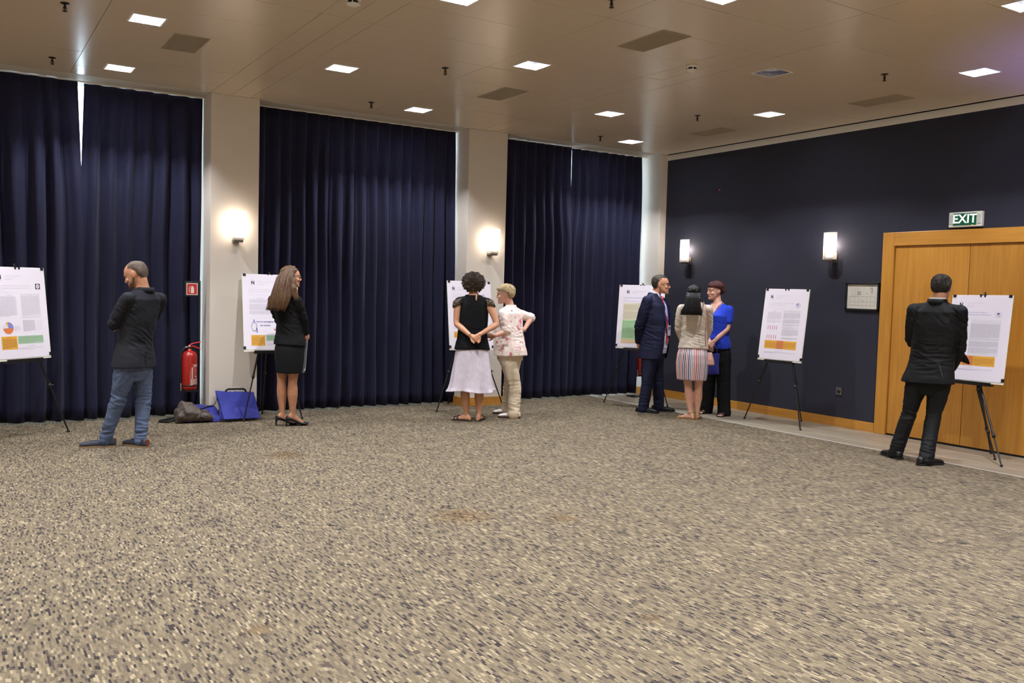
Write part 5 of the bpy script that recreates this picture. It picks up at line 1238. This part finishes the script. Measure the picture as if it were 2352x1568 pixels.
# ---- 5. man in navy suit
f = Fig((1495, 945), 'man in navy suit with pink tie and glasses, hands behind back', 1.79, (112, 114), (1500, 808, 0), (1502, 676, -.0), .195, .092, .03)
f.foot(1, 1475, 946, 108); f.foot(-1, 1511, 943, 98)
f.K = {1: f.J(1487, 877, -.08), -1: f.J(1511, 874, .10)}
F_, R_v = Fv(114), Rv(114)
f.E = {1: f.J(1467, 748, -.13), -1: f.S[-1]-F_*.12-Z*.26-R_v*.06}
f.W = {1: f.P-F_*.17+Z*.13+R_v*.09, -1: f.P-F_*.19+Z*.10-R_v*.02}
f.head_frame((1518, 655, -.02), 94, 2, 0, .238)
body(f, sk_c, False, hand_spec={1: (-R_v-Z*.3, F_, 1, 40), -1: (R_v-Z*.3, F_, 1, 40)}, tk=.92, fat=.05)
f.face(sk_c, (45, 35, 28), (160, 95, 80))
f.glasses(mat('glasses_black', (18, 16, 16), .3), .088)
HP = [(.28, -.20, -.36, .20), (.36, -.13, -.43, .30), (.45, -.10, -.475, .348), (.53, -.02, -.50, .365), (.60, .06, -.51, .37), (.68, .16, -.512, .37), (.76, .27, -.50, .36), (.84, .29, -.46, .33), (.92, .22, -.37, .265), (.99, .11, -.24, .16), (1.03, .03, -.12, .06)]
mh = hairm('greybrown', (56, 49, 40), .4, .5); hh_ = hair_cap(f, HP, mh, .004, (50, 50, 18), seed=7); short_locks(f, HP, mh, 320, 7, .04, .0024, hh_, .003, .32, .15)
m_shirt = mat('shirt_lilac', (216, 208, 222), .7, spec=.25, bump=(300, .1))
mb = MB(); f.torso(mb, [(-.02, .170, .150, .01), (.10, .172, .155, .012), (.25, .170, .155, .015), (.42, .168, .150, .015), (.60, .172, .140, .01), (.78, .172, .130, .01), (.90, .15, .10), (.97, .10, .075)]); o = remesh(mb, 'shirt', m_shirt, f.root, .007, 4, folds(f, [(f.spine(.08)[0]+F_*.15, .1, Z)], .004, (8, 8, 10), 4, .005))
collar(f, m_shirt, .070, .052, -.004, .018, 'shirt_collar', fz=-.035, flare=.006)
m_navy = cloth('navy_suit', (27, 30, 54), .7, .25)
mb = MB(); f.torso(mb, [(-.11, .206, .176, .0), (-.04, .205, .177, .005), (.08, .200, .176, .01), (.25, .192, .172, .01), (.42, .188, .165, .01), (.60, .190, .156, .01), (.78, .196, .146, .01), (.90, .178, .118), (.97, .118, .086), (1.01, .085, .076)]); sleeves(f, mb, 1.05, .96)
jk = remesh(mb, 'suit_jacket', m_navy, f.root, .007, 4, folds(f, armj(f)+[(f.spine(.3)[0]+R_v*.15, .14, Z+F_*.3)], .006, (6, 6, 9), 8, .006))
def opening(c):
    v = c-f.P; fw = v.dot(F_); x = v.dot(R_v); h = (c-f.P).z/(f.N-f.P).z
    if fw < .0: return False
    if h > .30: wdt = .105-.045*(h-.3)/.7
    else: wdt = .105+.10*max(0, .12-h)
    cen = -.02
    return abs(x-cen) < wdt*(1.0 if h < .95 else 1.3)
cuts = [(f.P+R_v*(-.02+.105), R_v), (f.P+R_v*(-.02-.105), R_v), (f.P, F_)]
wedge_cut(jk, (cuts, opening))
md = jk.modifiers.new('t', 'SOLIDIFY'); md.thickness = .006; md.offset = 0
# lapels
for q in (-1, 1):
    def fr(h, x, off): 
        c, p = f.spine(h); return c+F_*off+R_v*x
    p = [fr(.97, q*.075-.01, .075), fr(.90, q*.135-.01, .112), fr(.80, q*.150-.02, .135), fr(.55, q*.115-.02, .172), fr(.34, q*.095-.02, .182), fr(.36, q*.080-.02, .186), fr(.62, q*.080-.02, .170), fr(.86, q*.068-.015, .118)]
    lo = mesh('lapel', p, [(0, 1, 2, 7), (7, 2, 3, 6), (6, 3, 4, 5)], m_navy, jk); lo.modifiers.new('t', 'SOLIDIFY').thickness = .005
collar(f, m_navy, .082, .045, -.026, .006, 'suit_collar', PI*.98, 2.02*PI)
m_tie = mat('tie_pink', (214, 92, 96), .5, noise_s=60, noise_amt=.15)
def ch(h, x, off): c, p = f.spine(h); return c+F_*off+R_v*x
tie = mesh('tie', [ch(.93, -.022, .108), ch(.93, .018, .108), ch(.86, .014, .126), ch(.86, -.018, .126), ch(.55, -.034, .160), ch(.55, .030, .160), ch(.22, -.042, .178), ch(.22, .036, .178), ch(.15, -.003, .178)], [(0, 1, 2, 3), (3, 2, 5, 4), (4, 5, 7, 6), (6, 7, 8)], m_tie, f.root); tie.modifiers.new('t', 'SOLIDIFY').thickness = .008
MB().ell(ch(.935, -.002, .112), R_v*.023, F_*.016, Z*.026, 10, 8).build('tie_knot', m_tie, tie, True)
m_lan = mat('lanyard_blue', (44, 44, 150), .6)
lan = MB()
for q in (-1, 1): lan.tube([f.N-F_*.055+Z*.012, f.N+R_v*q*.078+Z*.004, ch(.88, q*.085, .118), ch(.72, q*.055, .152), ch(.52, .0+q*.006, .176)], [(.007, .0022)]*5, 6, side=R_v)
lan.build('lanyard', m_lan, f.root, True)
bd = MB(); T_ = Matrix.Translation(ch(.40, .0, .190)) @ Matrix.Rotation(-math.radians(114), 4, 'Z'); bd.box(-.042, .042, -.002, .002, -.075, .055, T_); bo = bd.build('name_badge', mat('badge_white', (214, 206, 212), .3), f.root)
bd = MB().box(-.034, .034, .002, .004, .0, .04, T_); bd.build('badge_print', mat('badge_print', (120, 110, 150), .4), bo)
trousers(f, m_navy, 'trousers', .100, .078, .070, (.178, .146), .028, .05, 9, .005, .005)
MB().torso if False else None
for q in (-1, 1): f.shoe(q, 'shoe', m_leath, m_solek, .30, .05, hi=.075)
# ---- 6. woman in white jacket, striped skirt
f = Fig((1592, 962), 'black-haired woman in cream jacket and striped skirt, seen from behind', 1.65, (4, 5), (1591, 815, 0), (1597, 694, -.01), .160, .085, .03)
f.foot(-1, 1586, 963, -58, .08); f.foot(1, 1600, 963, 8, .08)
f.K = {-1: f.J(1581, 888, .0), 1: f.J(1604, 888, .01)}
f.E = {-1: f.J(1557, 753, .0), 1: f.J(1630, 751, .02)}
f.W = {-1: f.J(1571, 791, .13), 1: f.J(1617, 790, .13)}
f.head_frame((1594, 677, .0), 4, 2, 0, .220)
body(f, sk_d, True, bare_feet=True, tk=.92, hand_spec={-1: (Vector((1, .15, -.3)), Vector((0, -1, 0)), 1, 45), 1: (Vector((-1, .15, -.3)), Vector((0, -1, 0)), -1, 45)}, legk=.98)
f.face(sk_d)
m_cj = mat('cloth_cream_jacket', (204, 192, 176), .75, spec=.25, noise_s=12, noise_amt=.05, bump=(260, .2))
mb = MB(); f.torso(mb, [(.11, .190, .142), (.18, .182, .136), (.32, .164, .124), (.46, .160, .120), (.60, .164, .124, .005), (.76, .168, .124, .012), (.89, .156, .106), (.97, .108, .08), (1.01, .07, .065)]); sleeves(f, mb, .90, .95)
remesh(mb, 'jacket', m_cj, f.root, .007, 4, folds(f, armj(f)+[(f.spine(.35)[0]-Fv(5)*.1, .16, Z+Rv(5)*.3)], .005, (6, 6, 6), 12, .005, .005))
def stripes():
    m = bpy.data.materials.new('cloth_striped'); m.use_nodes = True; nt = m.node_tree; N = nt.nodes; L = nt.links; b = N['Principled BSDF']; uv = N.new('ShaderNodeUVMap'); sp = N.new('ShaderNodeSeparateXYZ'); L.new(uv.outputs[0], sp.inputs[0])
    mu = N.new('ShaderNodeMath'); mu.operation = 'MULTIPLY'; mu.inputs[1].default_value = 104; L.new(sp.outputs[0], mu.inputs[0])
    nz = N.new('ShaderNodeTexNoise'); nz.inputs['Scale'].default_value = 18; tc = N.new('ShaderNodeTexCoord'); L.new(tc.outputs['Object'], nz.inputs['Vector'])
    ad = N.new('ShaderNodeMath'); ad.operation = 'MULTIPLY_ADD'; L.new(nz.outputs['Fac'], ad.inputs[0]); ad.inputs[1].default_value = .55; L.new(mu.outputs[0], ad.inputs[2])
    fl_ = N.new('ShaderNodeMath'); fl_.operation = 'FLOOR'; L.new(ad.outputs[0], fl_.inputs[0])
    wn = N.new('ShaderNodeTexWhiteNoise'); wn.noise_dimensions = '1D'; L.new(fl_.outputs[0], wn.inputs['W'])
    md2 = N.new('ShaderNodeMath'); md2.operation = 'MODULO'; L.new(fl_.outputs[0], md2.inputs[0]); md2.inputs[1].default_value = 2
    r = N.new('ShaderNodeValToRGB'); r.color_ramp.interpolation = 'CONSTANT'; e = r.color_ramp.elements
    cs = [(36, 40, 82), (196, 150, 156), (196, 72, 62), (112, 132, 176), (178, 112, 124), (44, 48, 90), (120, 136, 176)]
    e[0].color = lin(cs[0]); e[1].position = 1/7; e[1].color = lin(cs[1])
    for i in range(2, 7): q = e.new(i/7); q.color = lin(cs[i])
    L.new(wn.outputs['Value'], r.inputs[0])
    mx = N.new('ShaderNodeMix'); mx.data_type = 'RGBA'; L.new(md2.outputs[0], mx.inputs['Factor']); mx.inputs['A'].default_value = lin((222, 212, 204)); L.new(r.outputs[0], mx.inputs['B'])
    L.new(mx.outputs['Result'], b.inputs['Base Color']); b.inputs['Roughness'].default_value = .8; return m
skirt(f, [(.15, .160, .12, 0), (.02, .184, .142, 0), (-.15, .194, .150, 0), (-.32, .188, .146, 0), (-.47, .176, .138, 0)], stripes(), 'skirt', 5, .012, 124)
m_bh = hairm('black', (13, 11, 10), .35, .42)
hair_cap(f, [(.10, -.14, -.42, .28), (.24, -.10, -.46, .34), (.36, -.05, -.49, .375), (.50, .02, -.515, .39), (.60, .16, -.525, .395), (.70, .30, -.53, .392), (.80, .33, -.50, .37), (.88, .28, -.43, .31), (.96, .16, -.30, .21), (1.03, .02, -.12, .06)], m_bh, .003, (50, 50, 8))
mb = MB(); hc = [f.J(1594, 672, -.07), f.J(1592, 688, -.09), f.J(1590, 703, -.11), f.J(1588.5, 714, -.125), f.J(1588, 722, -.13)]; hs = [(.075, .05), (.088, .05), (.10, .046), (.118, .04), (.120, .03)]
mb.loft([hring(c, a, b, 3) for c, (a, b) in zip(hc, hs)]); hl = remesh(mb, 'hair_length', m_bh, f.root, .0055, 3, lambda co, no: co+no*(vnoise(co, (40, 40, 6), 3)*.009)[:, None])
def lock(i, R):
    u = R.uniform(-1, 1); pts = []
    for c, (a, b) in zip(hc, hs): th = -PI/2+u*1.5; pts.append(c+Rv(3)*(a*math.cos(th)*1.03+.008*math.sin(len(pts)*1.9+u*9))+Fv(3)*b*math.sin(th)*1.08)
    pts.append(pts[-1]+Vector((R.uniform(-.008, .008), .01, -R.uniform(.0, .012)))); return pts
strands(f, lock, 110, 5, .0045, m_bh, 'hair_locks', hl)
hcp = MB(); hcp.tube([f.hp(-.24, -.46, .66), f.hp(-.12, -.545, .68), f.hp(.0, -.57, .685), f.hp(.12, -.545, .68), f.hp(.24, -.46, .66)], [(.012, .006)]*5, 8, side=Z); hcl = hcp.build('hair_clip', mat('clip_black', (14, 14, 14), .15), f.root, True)
for x in (-.17, -.10, -.03, .04, .11, .18): MB().ell(f.hp(x, -.575+abs(x)*.25, .69), (.005, 0, 0), (0, .005, 0), (0, 0, .006), 8, 6).build('rhinestone', mat('rhinestone', (230, 230, 230), .1, metal=.6), hcl, True)
m_gold = mat('sandal_gold', (170, 136, 84), .4, metal=.4)
for q in (-1, 1): sandal(f, q, m_gold, mat('sole_gold', (140, 110, 70), .6), .23, ((.62, .044),), True)
# handbag on her shoulder
bs = f.J(1628, 838, -.03); RM = Matrix.Translation(f.root.location) @ Matrix.Rotation(f.root.rotation_euler.z, 4, 'Z')
hbt = empty('shoulder_bag', RM @ bs, f.root.rotation_euler.z); tag(hbt, 'small dusty pink shoulder bag hanging at the cream-jacketed woman\'s hip', 'bag')
m_pk = mat('leather_pink', (196, 150, 138), .45, bump=(120, .15)); mb = MB(); R = []
for z_, a, b in ((0, .060, .045), (.012, .068, .052), (.07, .062, .046), (.13, .046, .026), (.155, .034, .012)):
    R.append([(a*math.copysign(abs(math.cos(q))**.6, math.cos(q)), b*math.copysign(abs(math.sin(q))**.6, math.sin(q)), z_) for q in [2*PI*j/20 for j in range(20)]])
mb.loft(R); remesh(mb, 'bag_body', m_pk, hbt, .004, 2)
MB().tube([(.036, -.02, .152), (.055, -.035, .10), (.070, -.045, .05)], [(.004, .003)]*3, 6).build('zip_edge', m_blackp, hbt, True)
MB().tube([(-.03, -.05, .03), (-.03, -.052, .10)], [(.008, .003)]*2, 6, side=(1, 0, 0)).build('pull_tab', m_pk, hbt, True)
sp_ = [f.J(1621, 800, -.06)-bs, f.J(1620, 770, -.135)-bs, f.J(1621, 735, -.165)-bs, f.J(1620, 712, -.150)-bs, f.J(1617, 698, -.10)-bs, f.J(1616, 693.5, -.02)-bs, f.J(1617, 697, .06)-bs, f.J(1619, 712, .125)-bs]
MB().tube([Vector((-.028, 0, .15))]+sp_, [(.006, .003)]*(1+len(sp_)), 6, side=(1, 0, 0)).build('strap', m_pk, hbt, True)
for p in (f.J(1620.5, 757, -.155)-bs, Vector((-.026, -.008, .148))): MB().ell(p, (.010, 0, 0), (0, .006, 0), (0, 0, .010), 8, 6).build('buckle', m_chrome, hbt, True)
# ---- 7. woman in blue top
f = Fig((1643, 952), 'red-haired woman in royal blue top and black trousers with a purple lanyard', 1.75, (-150, -148), (1645, 806, 0), (1649, 695, .0), .165, .092)
f.foot(1, 1623, 948, -150); f.foot(-1, 1664, 954, -160)
f.K = {1: f.J(1628, 880, .04), -1: f.J(1662, 882, -.05)}
F_, R_v = Fv(-148), Rv(-148)
f.E = {-1: f.J(1673, 752, -.11), 1: f.J(1617, 752, -.04)}
f.W = {-1: f.J(1640, 784, -.21), 1: f.J(1630, 786, -.20)}
f.head_frame((1643, 669, -.01), -122, 4, 3, .226)
body(f, sk_d, True, k=1.06, arms=1.1, tk=.95, hand_spec={-1: (f.J(1628, 796, -.235)-f.W[-1], Vector((0, 1, -.2)), -1, 50), 1: (f.J(1632, 800, -.215)-f.W[1], Vector((0, 1, -.1)), 1, 50)}, fat=.03)
f.face(sk_d, (80, 42, 34), (170, 88, 84))
m_blue = mat('cloth_royal_blue', (34, 62, 190), .75, spec=.25, sheen=.05, noise_s=10, noise_amt=.06, bump=(260, .2))
mb = MB(); f.torso(mb, [(.07, .194, .150), (.15, .192, .150, .005), (.28, .176, .146, .01), (.42, .172, .140, .01), (.58, .176, .145, .02), (.72, .180, .155, .035), (.84, .168, .118, .015), (.93, .14, .082), (.98, .10, .06)])
for q in (-1, 1):
    e = lerp(f.S[q], f.E[q], .62); mb.tube([f.S[q]+Z*.0, lerp(f.S[q], e, .5), e], [.062, .060, .058], 14); mb.tube([lerp(f.N, f.S[q], .38)-Z*.035, f.S[q]+Z*.004], [.042, .052], 12)
tp = remesh(mb, 'blue_top', m_blue, f.root, .007, 4, folds(f, [(f.spine(.45)[0]+F_*.12, .12, Z), (f.spine(.2)[0], .2, Z)], .004, (6, 6, 9), 15, .004))
def scoop(c):
    v = c-f.N; fw = v.dot(F_); x = v.dot(R_v); z = v.z
    if z > -.018: return abs(x) < .085
    if fw < .0: return False
    return (x/.088)**2+((z+.0)/.175)**2 < 1
wedge_cut(tp, ([(f.N-Z*.018, Z)], scoop)); tp.modifiers.new('t', 'SOLIDIFY').thickness = .003
m_pur = mat('lanyard_purple', (78, 58, 158), .6)
def ch(h, x, off): c, p = f.spine(h); return c+F_*off+R_v*x
lan = MB()
for q in (-1, 1): lan.tube([f.N-F_*.05+Z*.02, f.N+R_v*q*.072+Z*.010, ch(.93, q*.070, .09), ch(.78, q*.05, .158), ch(.66, q*.02, .182), ch(.50, 0, .175)], [(.006, .002)]*6, 6, side=R_v)
lan.build('lanyard', m_pur, f.root, True)
m_blkt = cloth('black_trouser', (16, 16, 17), .85, .2)
trousers(f, m_blkt, 'trousers', .106, .088, .086, (.180, .138), .025, .10, 16, .005, .005)
for q in (-1, 1): sandal(f, q, m_sand, m_solek, .25, ((.40, .046), (.58, .048)))
HP = [(.30, -.18, -.38, .20), (.38, -.15, -.45, .30), (.46, -.14, -.49, .348), (.54, -.08, -.52, .370), (.60, .06, -.535, .378), (.66, .30, -.54, .384), (.72, .41, -.535, .384), (.82, .40, -.50, .36), (.92, .32, -.42, .295), (1.0, .18, -.28, .19), (1.05, .03, -.12, .06)]
mh = hairm('red', (76, 27, 20), .5, .45); hh_ = hair_cap(f, HP, mh, .005, (42, 42, 14), seed=8); short_locks(f, HP, mh, 420, 8, .07, .003, hh_, .006, .35, -.1)
# blue bag in her hand
bs = f.J(1637, 860, -.16); RM = Matrix.Translation(f.root.location) @ Matrix.Rotation(f.root.rotation_euler.z, 4, 'Z')
bt = empty('tote_bag', RM @ bs, f.root.rotation_euler.z); tag(bt, 'bright blue tote bag held by the red-haired woman behind the pink bag', 'bag')
remesh(slab(gridq((-.075, .0, .0), (.075, -.02, .01), (.07, -.01, .27), (-.07, .01, .26), 8, .02), .045, (.1, .99, 0)), 'bag_body', m_bblue, bt, .006, 4, wdisp((10, 10, 10), .010, 6))
MB().tube([(-.04, 0, .25), (-.03, -.03, .32), (-.02, -.05, .36), (.02, -.05, .36), (.035, -.03, .32), (.04, 0, .25)], [(.010, .003)]*6, 6).build('handle', m_bblue, bt, True)
# ---- 8. man in black suit
f = Fig((2092, 1056), 'dark-haired man in black suit seen from behind before the doors', 1.80, (8, 12), (2134, 868, 0), (2153, 694, -.01), .200, .095, .03)
f.foot(-1, 2057, 1052, -32); f.foot(1, 2124, 1068, 42)
f.K = {-1: f.J(2089, 946, .03), 1: f.J(2143, 957, .0)}
F_, R_v = Fv(12), Rv(12)
f.E = {-1: f.J(2089, 788, .10), 1: f.J(2207, 797, .04)}
f.W = {-1: f.J(2128, 760, .30), 1: f.J(2186, 846, .14)}
f.head_frame((2162, 664, .02), 6, 10, 2, .238)
body(f, sk_b, False, hand_spec={-1: (Vector((.4, .1, 1)), Vector((0, -1, .2)), 1, 40), 1: (Vector((-.1, .3, -1)), Vector((-1, 0, 0)), 1, 30)}, tk=.92)
f.face(sk_b)
HP = [(.26, -.22, -.36, .19), (.34, -.15, -.43, .285), (.43, -.12, -.47, .335), (.52, -.06, -.495, .355), (.60, .10, -.505, .362), (.68, .30, -.51, .364), (.77, .38, -.505, .36), (.86, .36, -.465, .33), (.95, .27, -.37, .26), (1.02, .13, -.23, .155), (1.06, .03, -.1, .05)]
mh = hairm('darkbrown', (40, 33, 25), .35, .55); hh_ = hair_cap(f, HP, mh, .004, (60, 60, 30), seed=6); short_locks(f, HP, mh, 420, 6, .03, .0024, hh_, .003, .30)
collar(f, mat('shirt_white', 0), .070, .050, -.010, .004, 'shirt_collar', flare=.003)
m_bs = cloth('black_suit', (20, 20, 20), .68, .25)
mb = MB(); f.torso(mb, [(-.06, .240, .170, .0, -.012), (.0, .230, .165, 0, -.008), (.08, .215, .155), (.24, .196, .142), (.40, .194, .138), (.58, .202, .142), (.76, .212, .146, .01), (.89, .190, .122), (.97, .122, .088), (1.02, .08, .074)]); sleeves(f, mb, 1.06, .98)
fp_ = [f.J(2206, 818, .10), f.J(2216, 826, .12), f.J(2225, 834, .13)]; mb.tube(fp_, [(.05, .02), (.035, .018), (.014, .012)], 10)
o = remesh(mb, 'suit_jacket', m_bs, f.root, .007, 4, folds(f, armj(f)+[(f.spine(.75)[0]+R_v*.15-F_*.05, .12, R_v+Z), (f.spine(.3)[0]-F_*.1, .18, Z)], .006, (6, 6, 8), 21, .006))
MB().tube([f.J(2157, 838, -.166), f.J(2161, 852, -.170), f.J(2165, 866, -.172)], .0035, 6).build('back_vent', mat('seam_light', (70, 68, 66), .8), o)
collar(f, m_bs, .082, .052, -.024, -.006, 'suit_collar')
trousers(f, m_bs, 'trousers', .100, .072, .068, (.182, .134), .035, .03, 23, .006, .005)
for q in (-1, 1): f.shoe(q, 'shoe', m_leath, m_solek, .30, .052, hi=.085)
